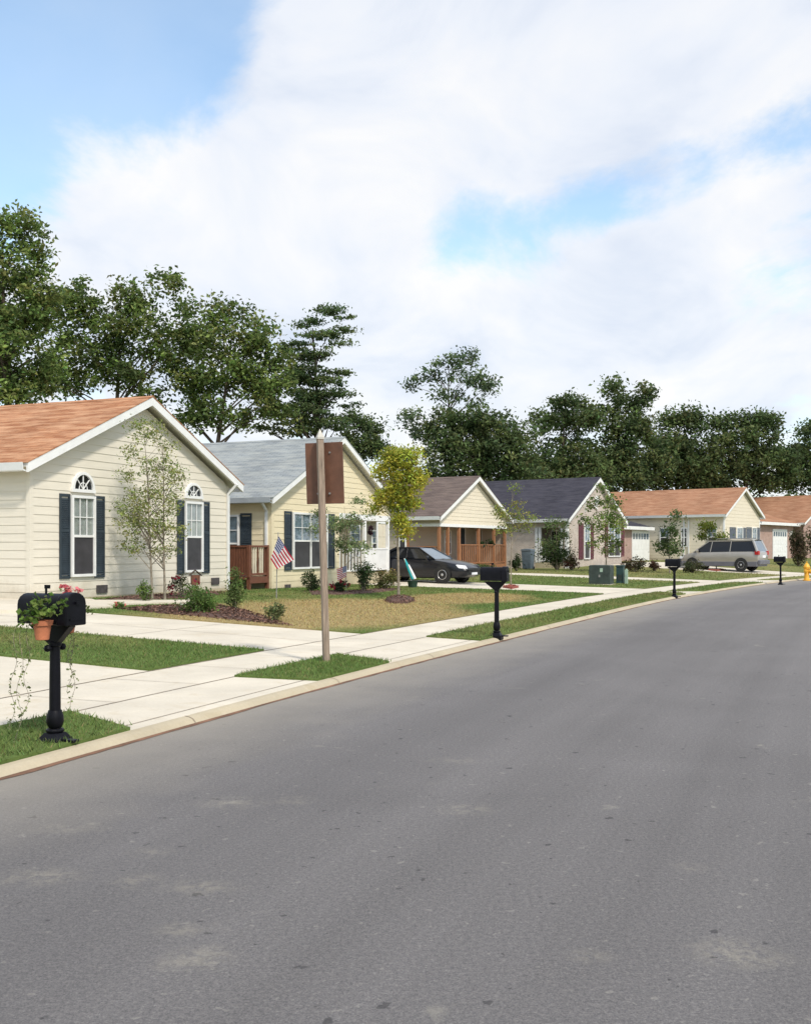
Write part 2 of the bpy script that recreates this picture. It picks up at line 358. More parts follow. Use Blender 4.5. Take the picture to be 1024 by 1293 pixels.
def npmesh(name, V, Fq, col, mat, parent=None):       # V (n,3), faces (k, 3 or 4), per-vertex colours
    me = bpy.data.meshes.new(name); n, k = len(V), Fq.shape[1]
    me.vertices.add(n); me.vertices.foreach_set('co', V.astype(np.float32).ravel())
    me.loops.add(len(Fq)*k); me.loops.foreach_set('vertex_index', Fq.astype(np.int32).ravel())
    me.polygons.add(len(Fq)); me.polygons.foreach_set('loop_start', np.arange(0, len(Fq)*k, k, dtype=np.int32))
    me.update(calc_edges=True)
    if col is not None:
        a = me.color_attributes.new('Col', 'FLOAT_COLOR', 'POINT')
        a.data.foreach_set('color', np.c_[col, np.ones(n)].astype(np.float32).ravel())
    me.materials.append(M[mat]); me.validate(); me.shade_flat()
    o = bpy.data.objects.new(name, me); COL.objects.link(o)
    if parent: o.parent = parent
    return o
mats()
# ------------------------------------------------------------------ foliage
def leaf_quads(C, size, rg, up=.35, aspect=.55, droop=0.0):
    n = len(C)
    nr = rg.normal(size=(n, 3)); nr[:, 2] = np.abs(nr[:, 2])+up; nr /= np.linalg.norm(nr, axis=1)[:, None]
    a = rg.normal(size=(n, 3)); a[:, 2] -= droop; a -= nr*(a*nr).sum(1)[:, None]; a /= np.linalg.norm(a, axis=1)[:, None]
    b = np.cross(nr, a); L = (size*rg.uniform(.6, 1.45, n))[:, None]
    v = np.stack([C-a*L*.5, C+b*L*aspect*.5+nr*L*.07, C+a*L*.5-nr*L*.06, C-b*L*aspect*.5+nr*L*.07], 1).reshape(-1, 3)
    return v, np.arange(4*n).reshape(-1, 4)
def ball(n, rg, hollow=.55):
    p = rg.normal(size=(n, 3)); p /= np.linalg.norm(p, axis=1)[:, None]
    return p*(rg.uniform(hollow**3, 1, n)**(1/3))[:, None]
def crown_mesh(name, clumps, size, pal, parent, rg, mat='leaf', jitter=.30, hue=.16, aspect=.55, up=.35):
    Vs, Cs = [], []
    for c, r, n in clumps:
        g = rg.normal(0, .52, (n, 3)); g /= np.maximum(1, np.linalg.norm(g, axis=1)/1.45)[:, None]; p = g*np.array(r)+np.array(c)
        v, _ = leaf_quads(p, size, rg, up, aspect)
        k = 1+rg.normal(0, hue); base = np.array(pal[rg.integers(len(pal))])*k
        col = base[None]*rg.uniform(1-jitter, 1+jitter, n)[:, None]*(1+rg.normal(0, .07, (n, 3)))
        Vs.append(v); Cs.append(np.repeat(np.clip(col, .004, .9), 4, 0))
    V = np.vstack(Vs)
    return npmesh(name, V, np.arange(len(V)).reshape(-1, 4), np.vstack(Cs), mat, parent)
def lobes_to_clumps(lobes, Y, base, clump, dens, rg, leafn, flat=1.0, depth=1.0):
    out = []
    for (px, py, rx, ry) in lobes:
        c = at(px, py, Y)-base; sx, sz = rx/F*Y, ry/F*Y; sy = min(sx, max(sz, .6*sx))*depth
        cr = clump*1.0
        n = max(3, int(dens*(sx*sz+.3*sx*sy)/(cr*cr)))
        for p in ball(n, rg, .2):
            r = cr*rg.choice([.5, .75, 1.0, 1.35], p=[.3, .35, .25, .1])*rg.uniform(.85, 1.15)
            q = (c[0]+p[0]*max(sx-r*.6, .2*sx), c[1]+p[1]*sy+rg.normal(0, .15*sy), c[2]+p[2]*max(sz-r*.6*flat, .2*sz))
            out.append((q, (r, r, r*flat*.8), max(4, int(leafn*(r/cr)**1.6*rg.uniform(.6, 1.3)))))
    return out
def tree(name, label, base, lobes, Y, trunk_r, clump, dens, leafn, leaf, pal, seed, group=None, cat='tree', bark='bark', flat=1.0, stems=None, limbs=22, lean=0.0, depth=1.0, hue=.2):
    rg = np.random.default_rng(seed)
    root = empty(name, base, 0, label, cat, group)
    cl = lobes_to_clumps(lobes, Y, base, clump, dens, rg, leafn, flat, depth)
    pts = np.array([c for c, _, _ in cl]); top = pts[:, 2].max(); low = max(.4, np.percentile(pts[:, 2], 8))
    mid = pts.mean(0)
    tb = MB()
    for (sx, sy, k) in (stems or [(0, 0, 1.0)]):
        n = 9; tp = np.array([mid[0]*.8+lean+sx*1.5, mid[1]*.5+sy, top*.93*k]); P = []
        for i in range(n):
            f = i/(n-1); w = math.sin(f*5+seed)*.10*trunk_r*6*(f*(1-f)*4)
            P.append((sx+(tp[0]-sx)*f**1.6+w, sy+(tp[1]-sy)*f**1.6+w*.6, -.15+(tp[2]+.15)*f))
        tb.tube(P, [trunk_r*(1.25 if i == 0 else 1.0)*(1-.86*(i/(n-1))) for i in range(n)], 9)
        pick = rg.permutation(len(cl))[:int(limbs)]
        for j in pick:
            e = pts[j]; zz = np.clip(e[2]-rg.uniform(.25, .5)*np.hypot(e[0], e[1])-.15*top*rg.uniform(.2, .8), low*.55, top*.85)
            f = (zz+.15)/(tp[2]+.15); i = f*(n-1); i0 = int(np.clip(i, 0, n-2)); a = np.array(P[i0])+(np.array(P[i0+1])-np.array(P[i0]))*(i-i0)
            m = (a+e)/2+np.array([rg.normal(0, .04), rg.normal(0, .04), .10])*np.linalg.norm(e-a)
            r0 = trunk_r*(1-.86*f)*.55
            tb.tube([a, m, e], [r0, r0*.6, r0*.18], 5)
    tb.build('trunk', bark, root, True, recalc=False)
    crown_mesh('crown', cl, leaf, pal, root, rg, hue=hue)
    return root
def shrub(label, px, py, w, h, pal, seed, leaf=.07, n=700, flowers=None, cat='shrub', group=None, Y=None):
    rg = np.random.default_rng(seed)
    b = G(px, py) if Y is None else onground(px, Y)
    root = empty('shrub', b, 0, label, cat, group)
    W, H = w/F*b.y/2, h/F*b.y
    cl = []; st = MB()
    k = 9+int(W*H*14)
    for i in range(k):
        p = ball(1, rg, .3)[0]; q = (p[0]*W*.72, p[1]*W*.72, H*.55+p[2]*H*.36); r = rg.uniform(.28, .5)
        cl.append((q, (W*r, W*r, H*r*.6), max(8, int(n/k))))
        st.tube([(rg.normal(0, .03), rg.normal(0, .03), -.05), (q[0]*.5, q[1]*.5, q[2]*.6), q], [.012, .008, .003], 5)
    st.build('stems', 'greybark', root, recalc=False)
    crown_mesh('foliage', cl, leaf, pal, root, rg, hue=.22)
    if flowers:
        fc, fn, fs = flowers
        p = ball(fn, rg, .75)*np.array([W, W, H*.5])+np.array([0, 0, H*.55]); cl = [(q, (fs*.5, fs*.5, fs*.5), 7) for q in p]
        crown_mesh('flowers', cl, fs*.8, [fc], root, rg, jitter=.15, hue=.08, aspect=.9)
    return root

# ------------------------------------------------------------------ ground, road, kerb, pavement, lawns
def sheet(name, quad, step, off, mat, kind='structure', skirt=.10, colfn=None, uv=False, maxn=160):
    (s00, d00), (s10, d10), (s11, d11), (s01, d01) = quad
    ns = int(np.clip(max(abs(s10-s00), abs(s11-s01))/step, 2, maxn)); ndv = int(np.clip(max(abs(d01-d00), abs(d11-d10))/step, 2, maxn))
    u, v = np.meshgrid(np.linspace(0, 1, ns+1), np.linspace(0, 1, ndv+1))
    s = (1-u)*(1-v)*s00+u*(1-v)*s10+u*v*s11+(1-u)*v*s01; d = (1-u)*(1-v)*d00+u*(1-v)*d10+u*v*d11+(1-u)*v*d01
    s, d = s.ravel(), d.ravel(); x, y = P_sd(s, d); z = z_sd(s, d)+off
    V = np.c_[x, y, z]; w = ns+1
    idx = np.arange(len(V)).reshape(ndv+1, w)
    Fq = np.stack([idx[:-1, :-1], idx[:-1, 1:], idx[1:, 1:], idx[1:, :-1]], -1).reshape(-1, 4)
    if skirt:
        ring = np.r_[idx[0, :], idx[1:, -1], idx[-1, -2::-1], idx[-2:0:-1, 0]]
        lowv = V[ring].copy(); lowv[:, 2] -= skirt; b = len(V); m = len(ring); k = np.arange(m); k2 = (k+1) % m
        V = np.vstack([V, lowv]); Fq = np.vstack([Fq, np.c_[ring[k2], ring[k], b+k, b+k2]])
        s = np.r_[s, s[ring]]; d = np.r_[d, d[ring]]
    col = colfn(s, d, V[:, 0], V[:, 1]) if colfn else None
    o = npmesh(name, V, Fq, col, mat)
    if uv:
        l = o.data.uv_layers.new(name='UVMap'); vi = np.empty(len(o.data.loops), np.int32); o.data.loops.foreach_get('vertex_index', vi)
        l.data.foreach_set('uv', np.c_[s[vi], d[vi]].astype(np.float32).ravel())
    o['kind'] = kind
    return o
def S(px, py):
    p = G(px, py); s, d = sd_xy(p.x, p.y); return float(s[0]), float(d[0])
SEND = float(SS[-1])-1
sY = s_at_y
# limits of verges and lawns along the kerb, from the photograph's corners
a1, a2 = S(162, 922)[0], S(95, 901)[0]
c1, c2, c3, c4_ = S(405, 861)[0], S(495, 838)[0], S(435, 828)[0], S(315, 856)[0]
e1, e2, e3, e4 = S(600, 809)[0], S(866, 752)[0], S(852, 749)[0], S(550, 805)[0]
b1, b2 = S(185, 847)[0], S(335, 822)[0]
dl0 = S(470, 801)[0]; dl1 = S(790, 751)[0]
f0 = S(832, 744)[0]
print('S', a1, a2, c1, c2, c3, c4_, e1, e2, e3, e4, b1, b2, dl0, dl1, f0)
g1 = e2+2.6; g2 = S(985, 738)[0]
h1 = g2+4.2
d4a, d4b = sd_xy(15.6, 46.5)[0][0]-1.6, sd_xy(15.6, 46.5)[0][0]+1.6
VAN = Vector((19.45, 63.0, 0)); vs_ = float(sd_xy(VAN.x, VAN.y)[0][0])
print('g', g1, g2, h1, d4a, d4b, vs_, SEND)

def wav(x, y, sc, k):
    r = np.random.default_rng(k); t = 0
    for i in range(6):
        a = r.uniform(0, 6.28); f = sc*r.uniform(.5, 2.2); t = t+np.sin((x*math.cos(a)+y*math.sin(a))*f+r.uniform(0, 6.28))
    return t/6
DRY = S(425, 776); DRY2 = S(560, 757)
def lawncol(s, d, x, y, tone=0.0):
    n = wav(x, y, .9, 3)*.5+wav(x, y, 3.1, 4)*.35
    e = ((s-DRY[0])/5.2)**2+((d-DRY[1]-.4)/3.0)**2
    e2_ = ((s-DRY2[0]-.5)/4.0)**2+((d-DRY2[1]+.4)/2.0)**2
    dry = np.clip(1.6-1.10*np.minimum(e, e2_*1.25)+1.0*n, 0, .8)
    rest = np.clip(.06+.45*n, 0, .45)
    far = np.clip((y-42)/10, 0, 1)
    near = np.clip((16.5-y)/2, 0, 1)
    dry = np.maximum(dry, rest*(1-near)+.20*far)
    g = np.array([.105, .175, .042]); g2_ = np.array([.155, .205, .062]); b = np.array([.46, .335, .165])
    m = np.clip(.5+.6*n, 0, 1)[:, None]
    gg = g*(1-m)+g2_*m
    return np.clip(gg*(1-dry[:, None])+b*dry[:, None], 0, 1)

gx = np.r_[-400, -250, -150, -100, -70, np.arange(-50, 90, 2.0), 100, 130, 180, 260, 400, 700]; gy = np.r_[-300, -150, -80, np.arange(-50, 130, 2.0), 140, 160, 200, 260, 350, 500, 900, 1500]
X, Yg = np.meshgrid(gx, gy); zz = zt(X.ravel(), Yg.ravel())
V = np.c_[X.ravel(), Yg.ravel(), zz-.13]; w = len(gx); idx = np.arange(len(V)).reshape(len(gy), w)
o = npmesh('ground', V, np.stack([idx[:-1, :-1], idx[:-1, 1:], idx[1:, 1:], idx[1:, :-1]], -1).reshape(-1, 4), None, 'earth'); o['kind'] = 'structure'
sheet('road', [(0, -8.6), (SEND, -8.6), (SEND, 0.0), (0, 0.0)], .8, 0, 'asphalt', skirt=0, uv=True, maxn=260)
sheet('sidewalk', [(0, 1.25), (SEND, 1.25), (SEND, 2.55), (0, 2.55)], .5, 0, 'concrete', maxn=500)
for (p, q) in ((a1-.3, c1+.3), (c2-.3, e1+.3), (e2-.3, g1+.3), (g2-.3, h1+.3)):
    sheet('driveway_apron', [(p, .125), (q, .125), (q+.2, 1.245), (p-1.4, 1.245)], .4, .001, 'concrete')
DD = 22
D0 = (a2-.6, b1); D1 = (b2, dl0); D3 = (dl1, f0); D4 = (d4a, d4b); D5 = (vs_-2.6, vs_+2.6)
for (p, q), dep in ((D0, DD), (D1, DD), (D3, 17), (D4, 20), (D5, 14)):
    sheet('driveway', [(p-.15, 2.555), (q+.15, 2.555), (q+.15, dep), (p-.15, dep)], .5, .001, 'concrete')
# kerb with its rolled face, and the line of dirt in the gutter
ss = np.arange(0, SEND, .4); prof = [(.0, -.03), (.005, .012), (.035, .045), (.075, .060), (.125, .066), (.125, -.05)]
Vk = []
for d, z in prof:
    x, y = P_sd(ss, np.full_like(ss, d)); Vk.append(np.c_[x, y, np.full_like(x, z)])
Vk = np.stack(Vk, 1); idx = np.arange(len(ss)*len(prof)).reshape(len(ss), len(prof))
o = npmesh('kerb', Vk.reshape(-1, 3), np.stack([idx[:-1, :-1], idx[1:, :-1], idx[1:, 1:], idx[:-1, 1:]], -1).reshape(-1, 4), None, 'kerb'); o['kind'] = 'structure'
Vk = []
for d, z in ((-8.6, -.03), (-8.61, .012), (-8.66, .05), (-8.73, .066), (-8.73, -.05)):
    x, y = P_sd(ss, np.full_like(ss, d)); Vk.append(np.c_[x, y, np.full_like(x, z)])
Vk = np.stack(Vk, 1); idx = np.arange(len(ss)*5).reshape(len(ss), 5)
o = npmesh('kerb', Vk.reshape(-1, 3), np.stack([idx[:-1, :-1], idx[:-1, 1:], idx[1:, 1:], idx[1:, :-1]], -1).reshape(-1, 4), None, 'kerb'); o['kind'] = 'structure'
sg = np.arange(0, SEND, .15); rg0 = np.random.default_rng(5)
wob = np.convolve(rg0.uniform(.004, .07, len(sg)), np.ones(3)/3, 'same')
x0, y0 = P_sd(sg, -wob); x1, y1 = P_sd(sg, np.full_like(sg, .004)); Vg = np.stack([np.c_[x0, y0, np.full_like(x0, .004)], np.c_[x1, y1, np.full_like(x0, .010)]], 1)
idx = np.arange(len(sg)*2).reshape(-1, 2)
o = npmesh('gutter_dirt', Vg.reshape(-1, 3), np.stack([idx[:-1, 0], idx[1:, 0], idx[1:, 1], idx[:-1, 1]], -1), None, 'gutter_dirt'); o['kind'] = 'structure'
kj = MB()
for s_ in np.arange(30.5, 110, 3.05):
    for j in range(len(prof)-2):
        (d0, z0), (d1, z1) = prof[j+(0 if j else 0)], prof[j+1]
        if j == 0: z0 = .0
        q = [P_sd(s_+e, d_-.003) for e, d_ in ((-.007, d0), (.007, d0), (.007, d1), (-.007, d1))]
        kj.add([(float(q[0][0]), float(q[0][1]), z0+.003), (float(q[1][0]), float(q[1][1]), z0+.003), (float(q[2][0]), float(q[2][1]), z1+.003), (float(q[3][0]), float(q[3][1]), z1+.003)], [(0, 1, 2, 3)])
tag(kj.build('kerb_joints', 'joint', recalc=False), kind='structure')
def crack(px, w, seed):                               # thin open cracks in the asphalt
    r = np.random.default_rng(seed); P = [Vector(((x-CX)/F*CAMZ*F/(y-HY), CAMZ*F/(y-HY), .004)) for x, y in px]; Q = []
    for a, b in zip(P[:-1], P[1:]):
        for k in range(7): q = a.lerp(b, k/7); Q.append(q+Vector((r.normal(0, .018), r.normal(0, .018), 0)))
    m = MB()
    for a, b in zip(Q[:-1], Q[1:]):
        d = (b-a).normalized(); n = Vector((-d.y, d.x, 0)); wa, wb = w*r.uniform(.4, 1.2), w*r.uniform(.4, 1.2)
        m.add([tuple(a-n*wa), tuple(b-n*wb), tuple(b+n*wb), tuple(a+n*wa)], [(0, 1, 2, 3)])
    tag(m.build('road_crack', 'tarline', recalc=False), kind='structure')
# tooled joints of the slabs
jv, jf = [], []
def joint(p, q, w=.016, n=14):
    P = np.linspace(p, q, n); t = np.array([q[0]-p[0], q[1]-p[1]], float); t /= np.hypot(*t); nn = np.array([-t[1], t[0]])*w/2
    for sgn in (-1, 1):
        s, d = P[:, 0]+sgn*nn[0], P[:, 1]+sgn*nn[1]; x, y = P_sd(s, d); jv.append(np.c_[x, y, z_sd(s, d)+.006])
    b = sum(len(k) for k in jv[:-2]); i = np.arange(n-1)
    jf.append(np.c_[b+i, b+n+i, b+n+i+1, b+i+1])
for d in (1.25, 2.55): joint((0, d), (SEND, d), .022, 400)
joint((0, .30), (SEND, .30), .013, 400)
for s in np.arange(1, 90, 1.5): joint((s, 1.25), (s, 2.55), .010, 4)
for (p, q) in (D0, D1, D3, D4):
    for d in np.arange(5.5, 20, 3.0): joint((p, d), (q, d), .014, 5)
joint((.5*(D1[0]+D1[1]), 2.55), (.5*(D1[0]+D1[1]), 20), .014, 12)
o = npmesh('slab_joints', np.vstack(jv), np.vstack(jf), None, 'joint'); o['kind'] = 'structure'

LAWNS = []
def lawn(quad, step=.5, blades=0, bh=.05, off=.028, name='lawn'):
    sheet(name, quad, step, off, 'lawn', skirt=.06, colfn=lawncol); LAWNS.append((quad, blades, bh, off))
lawn([(0, .13), (a1, .13), (a2, 1.24), (0, 1.24)], .2, 1900, .042, name='grass_verge')
lawn([(c1, .13), (c2, .13), (c3, 1.24), (c4_, 1.24)], .2, 1900, .042, name='grass_verge')
lawn([(e1, .13), (e2, .13), (e3, 1.24), (e4, 1.24)], .3, 700, .05, name='grass_verge')
lawn([(g1, .13), (g2, .13), (g2-.8, 1.24), (g1-.8, 1.24)], .3, 150, .05, name='grass_verge')
lawn([(h1, .13), (SEND, .13), (SEND, 1.24), (h1-.8, 1.24)], .5, 20, .05, name='grass_verge')
lawn([(0, 2.56), (D0[0], 2.56), (D0[0], 60), (0, 60)], .8)
lawn([(D0[1], 2.56), (D1[0], 2.56), (D1[0], 60), (D0[1], 60)], .4, 1400, .042)
lawn([(D1[1], 2.56), (D3[0], 2.56), (D3[0], 60), (D1[1], 60)], .4, 420, .035)
lawn([(D3[1], 2.56), (D4[0], 2.56), (D4[0], 60), (D3[1], 60)], .5, 120, .045)
lawn([(D4[1], 2.56), (D5[0], 2.56), (D5[0], 60), (D4[1], 60)], .5, 60, .045)
lawn([(D5[1], 2.56), (SEND, 2.56), (SEND, 60), (D5[1], 60)], .8, 15, .045)
lawn([(0, -30), (SEND, -30), (SEND, -8.75), (0, -8.75)], 1.0)
def blades():
    rg = np.random.default_rng(11); Vs, Cs = [], []
    for (q, den, bh, off) in LAWNS:
        if not den: continue
        (s00, d00), (s10, d10), (s11, d11), (s01, d01) = q
        dmax = min(max(d11, d01), 13.5); s0 = max(min(s00, s01), sY(5.5))
        area = (max(s10, s11)-s0)*(dmax-d00); n = int(min(area*den, 120000))
        s = rg.uniform(s0-1e-6, max(s10, s11), n); d = rg.uniform(d00, dmax, n)
        f = (d-d00)/max(d01-d00, 1e-6) if d01 < 13 else np.zeros(n)
        lo, hi = s00+(s01-s00)*f, s10+(s11-s10)*f
        k = (s >= lo) & (s <= hi); s = s+rg.normal(0, .03, len(s)); d = d+rg.normal(0, .02, len(d)); d = np.maximum(d, .10); s, d = s[k], d[k]
        x, y = P_sd(s, d); k = (np.abs(x) < .42*y+.5); s, d, x, y = s[k], d[k], x[k], y[k]; n = len(s)
        z = z_sd(s, d)+off-.006
        col = lawncol(s, d, x, y)*rg.uniform(.7, 1.45, n)[:, None]*(1+rg.normal(0, .08, (n, 3)))
        straw = rg.random(n) < .05; col[straw] = np.array([.30, .24, .11])*rg.uniform(.7, 1.2, straw.sum())[:, None]
        h = bh*rg.uniform(.5, 1.35, n)*(1+.25*wav(x, y, 2.0, 9)); a = rg.uniform(0, 6.28, n)
        wd = np.maximum(.006, .00045*y)*rg.uniform(.7, 1.3, n)
        ln = rg.normal(0, .55, (n, 2))*h[:, None]
        b = np.c_[x, y, z]; t = np.c_[np.cos(a)*wd, np.sin(a)*wd, np.zeros(n)]
        Vs.append(np.stack([b-t, b+t, b+np.c_[ln, h]], 1).reshape(-1, 3)); Cs.append(np.repeat(np.clip(col, 0, 1), 3, 0))
    V = np.vstack(Vs)
    return npmesh('grass', V, np.arange(len(V)).reshape(-1, 3), np.vstack(Cs), 'blade')
o = blades(); o['kind'] = 'stuff'; print('blades', len(o.data.polygons))
def path(q, name='path', off=.07):
    a, b, c, d = [G(*p) for p in q]; n = 14; V = []
    for j in range(5):
        for i in range(n+1):
            p = a.lerp(b, i/n).lerp(d.lerp(c, i/n), j/4); V.append((p.x, p.y, zt(p.x, p.y)+off))
    V = np.array(V); idx = np.arange(len(V)).reshape(5, n+1)
    Fq = np.stack([idx[:-1, :-1], idx[:-1, 1:], idx[1:, 1:], idx[1:, :-1]], -1).reshape(-1, 4)
    ring = np.r_[idx[0, :], idx[1:, -1], idx[-1, -2::-1], idx[-2:0:-1, 0]]; lv = V[ring]-np.array([0, 0, .11]); m = len(ring); k = np.arange(m); k2 = (k+1) % m
    o = npmesh(name, np.vstack([V, lv]), np.vstack([Fq, np.c_[ring[k2], ring[k], len(V)+k, len(V)+k2]]), None, 'concrete'); o['kind'] = 'structure'; return o
path([(-60, 777), (143, 769.5), (116, 759.5), (-60, 760)])
path([(134, 766.2), (246, 763.5), (240, 760.8), (119, 761)])
# mulch beds and rings: low mounds of bark
def mulch(poly_px, label, mat='mulch', hgt=.05, chips=900, seed=1):
    P = [G(*p) for p in poly_px]; n = len(P); c = sum(P, Vector())/n
    rg = np.random.default_rng(seed); V, Fc = [], []
    # rings from rim to centre
    fine = []
    for i in range(n):
        for k in range(6): fine.append(P[i].lerp(P[(i+1) % n], k/6))
    m = len(fine); rings = 7
    for j in range(rings):
        f = j/(rings-1)
        for p in fine:
            q = p.lerp(c, f); w = wav(np.array([q.x]), np.array([q.y]), 6, 5)[0]
            V.append((q.x, q.y, zt(q.x, q.y)+(-.05 if j == 0 else .03+hgt*math.sin(min(1, f*2.2)*1.57)+.012*w)))
    Fc = [(j*m+i, j*m+(i+1) % m, (j+1)*m+(i+1) % m, (j+1)*m+i) for j in range(rings-1) for i in range(m)]
    o = npmesh('mulch_bed', np.array(V), np.array(Fc), None, mat); o['kind'] = 'stuff'; o['label'] = label
    if chips:
        t = rg.random(chips); i = rg.integers(0, m, chips); C = []
        for a, b in zip(t, i):
            q = fine[b].lerp(c, 1-math.sqrt(a)); C.append((q.x, q.y, zt(q.x, q.y)+.03+hgt*math.sin(min(1, (1-math.sqrt(a))*2.2)*1.57)+.012))
        v, f = leaf_quads(np.array(C), .07, rg, 1.2, .4); base = np.array((.14, .08, .06)) if mat == 'mulch' else np.array((.30, .08, .06))
        col = np.repeat(np.clip(base*rg.uniform(.4, 1.9, chips)[:, None], 0, 1), 4, 0)
        k = npmesh('bark_chips', v, f, col, 'chip', o)
    return o
mulch([(148,770.5),(185,767),(240,765.5),(268,764),(310,772),(335,780),(372,793),(330,789),(250,781),(190,776)], 'dark bark mulch bed between the pale drive and the cream house', chips=2600, seed=2)
mulch([(112,761),(150,757),(215,752),(283,748),(286,752),(240,757.5),(180,759.5)], 'narrow bark mulch strip along the cream house wall', chips=900, seed=3)
mulch([(484,760),(495,757),(515,757),(526,760),(515,764),(492,764)], 'round bark mulch ring under the yellow leaved tree', hgt=.12, chips=300, seed=4)
mulch([(381,749),(420,749),(470,747),(505,744),(508,746),(470,751),(425,753),(385,753)], 'bark bed along the yellow house wall', chips=500, seed=5)
mulch([(633,742),(645,740.5),(656,742),(646,744)], 'red mulch ring under the thin young tree', 'redmulch', .06, 120, 6)
mulch([(892,720),(905,718.8),(918,720),(905,721.5)], 'red mulch ring by the silver minivan', 'redmulch', .06, 60, 7)
# ------------------------------------------------------------------ houses
class House:
    def __init__(s, label, C, ang, W, D, eave, ridge, z0, wall, roof, group=None):
        s.C, s.W, s.D, s.z0 = Vector((C[0], C[1], z0)), W, D, z0
        a = R(90-ang); s.u = (math.cos(a), math.sin(a)); s.v = (-s.u[1], s.u[0])     # ang: the wall's bearing from the view axis
        s.root = empty('house', s.C, a, label, 'house', group)
        s.eave, s.ridge, s.p, s.wall, s.roofm = eave, ridge, (ridge-eave)/(W/2), wall, roof
    def a(s, px, yy=0.0):                                # distance along the gable wall seen at a photo column
        r = (px-CX)/F; cx, cy = s.C.x+s.v[0]*yy, s.C.y+s.v[1]*yy
        return (r*cy-cx)/(s.u[0]-r*s.u[1])
    def b(s, px, xx=0.0):
        r = (px-CX)/F; cx, cy = s.C.x+s.u[0]*xx, s.C.y+s.u[1]*xx
        return (r*cy-cx)/(s.v[0]-r*s.v[1])
    def z(s, py, a, b=0.0):
        return CAMZ-(py-HY)/F*(s.C.y+s.u[1]*a+s.v[1]*b)-s.z0
    def clip(s, z):
        if z <= s.eave: return 0, s.W
        return (z-s.eave)/s.p, s.W-(z-s.eave)/s.p
    def front(s, yy=0.0): return lambda t, n, z: (t, yy-n, z)
    def side(s, xx=0.0): return lambda t, n, z: (xx-n, t, z)
    def lap(s, xf, t0, t1, z0, z1, gable=False, course=.2, mb=None, out=.015):
        m = mb or MB(); m.xf = xf; k = max(1, round((z1-z0)/course)); h = (z1-z0)/k
        for i in range(k):
            a, b = z0+i*h, z0+(i+1)*h; A, B = (t0, t1), (t0, t1)
            if gable:
                A = (max(t0, s.clip(a)[0]), min(t1, s.clip(a)[1])); B = (max(t0, s.clip(b)[0]), min(t1, s.clip(b)[1]))
                if A[1] <= A[0]: break
                if B[1] < B[0]: B = (s.W/2, s.W/2)
            m.add([(A[0], out, a), (A[1], out, a), (B[1], .002, b), (B[0], .002, b)], [(0, 1, 2, 3)])
            m.add([(A[0], .0, a), (A[1], .0, a), (A[1], out, a), (A[0], out, a)], [(0, 1, 2, 3)])
        return m
    def flat(s, xf, t0, t1, z0, z1, gable=False, mb=None, out=.01):
        m = mb or MB(); m.xf = xf
        if not gable: m.add([(t0, out, z0), (t1, out, z0), (t1, out, z1), (t0, out, z1)], [(0, 1, 2, 3)])
        else:
            P = [(t0, z0), (t1, z0)]; pk = s.ridge
            for z in (max(z0, s.eave),): P += [(s.clip(z)[1], z), (s.W/2, pk), (s.clip(z)[0], z)]
            m.add([(x, out, z) for x, z in P], [tuple(range(len(P)))])
        return m
    def shell(s, far=True):                              # far side and back walls
        m = MB(); W, D, e = s.W, s.D, s.eave
        m.add([(W, 0, -.4), (W, D, -.4), (W, D, e), (W, 0, e)], [(0, 1, 2, 3)])
        m.add([(0, D, -.4), (W, D, -.4), (W, D, e), (W/2, D, s.ridge), (0, D, e)], [(0, 1, 2, 3, 4)])
        return m.build('wall', s.wall, s.root)
    def roof(s, ov=.40, ovf=.30, trim=.20, gut=True, guttrim='alu', D=None):
        W, D = s.W, D or s.D; p = s.p; h = trim
        def chev(o, z0, z1):
            ze, zr = s.eave-o*p, s.ridge
            return [(-o, ze+z0), (W/2, zr+z0), (W+o, ze+z0), (W+o, ze+z1), (W/2, zr+z1), (-o, ze+z1)]
        r = MB(); r.prism(chev(ov+.03, h+.002, h+.026), -ovf-.012, D+ovf)
        ro = r.build('roof', s.roofm, s.root)
        MB().prism(chev(ov, .0, h-.001), -ovf, -ovf+.06).build('rake_board', 'white', ro)
        MB().prism(chev(ov-.004, h*.55, h-.003), -ovf+.061, D+ovf-.03).build('soffit', 'offwhite', ro)
        cap = MB(); cap.prism([(W/2-.16, s.ridge+h+.028-.16*p+.006), (W/2, s.ridge+h+.042), (W/2+.16, s.ridge+h+.034-.16*p), (W/2, s.ridge+h+.029)], -ovf-.02, D+ovf-.02)
        cap.build('ridge_cap', s.roofm, ro)
        for sg in ((-1, 1) if gut else ()):
            g = MB(); x = -ov if sg < 0 else W+ov; z = s.eave-ov*p
            g.prism([(x+sg*.003, z+.02), (x+sg*.09, z+.04), (x+sg*.12, z+h), (x+sg*.10, z+h), (x+sg*.075, z+.06), (x+sg*.003, z+.05)], -ovf+.07, D+ovf)
            g.build('gutter', guttrim, ro)
        return ro
    def corner(s, *xs, w=.09, z0=0.0, top=None):
        for (x, y) in xs: MB().box(x-(w if x > .1 else .03), x+(.03 if x > .1 else w), y-.026, y+w, z0, (top or s.eave)-.02).build('corner_board', s.wall if s.wall in ('cream', 'yellow') else 'white', s.root)
    def window(s, xf, t0, t1, z0, z1, upper='curtain', cols=3, rows=2, fw=.065, lower='screen', mullion=0, frame='white', split=.5):
        f = MB(xf); n1 = .085; zm = z0+(z1-z0)*split
        f.box(t0, t0+fw, .012, n1, z0, z1); f.box(t1-fw, t1, .012, n1, z0, z1)
        f.box(t0+fw, t1-fw, .012, n1, z1-fw, z1); f.box(t0+fw, t1-fw, .012, n1, z0, z0+fw)
        f.box(t0+fw, t1-fw, .012, n1-.02, zm-fw*.45, zm+fw*.45)
        xs = [t0+fw, t1-fw]
        if mullion: c = (t0+t1)/2; f.box(c-fw*.6, c+fw*.6, .012, n1-.008, z0+fw, z1-fw)
        o = f.build('window', frame, s.root)
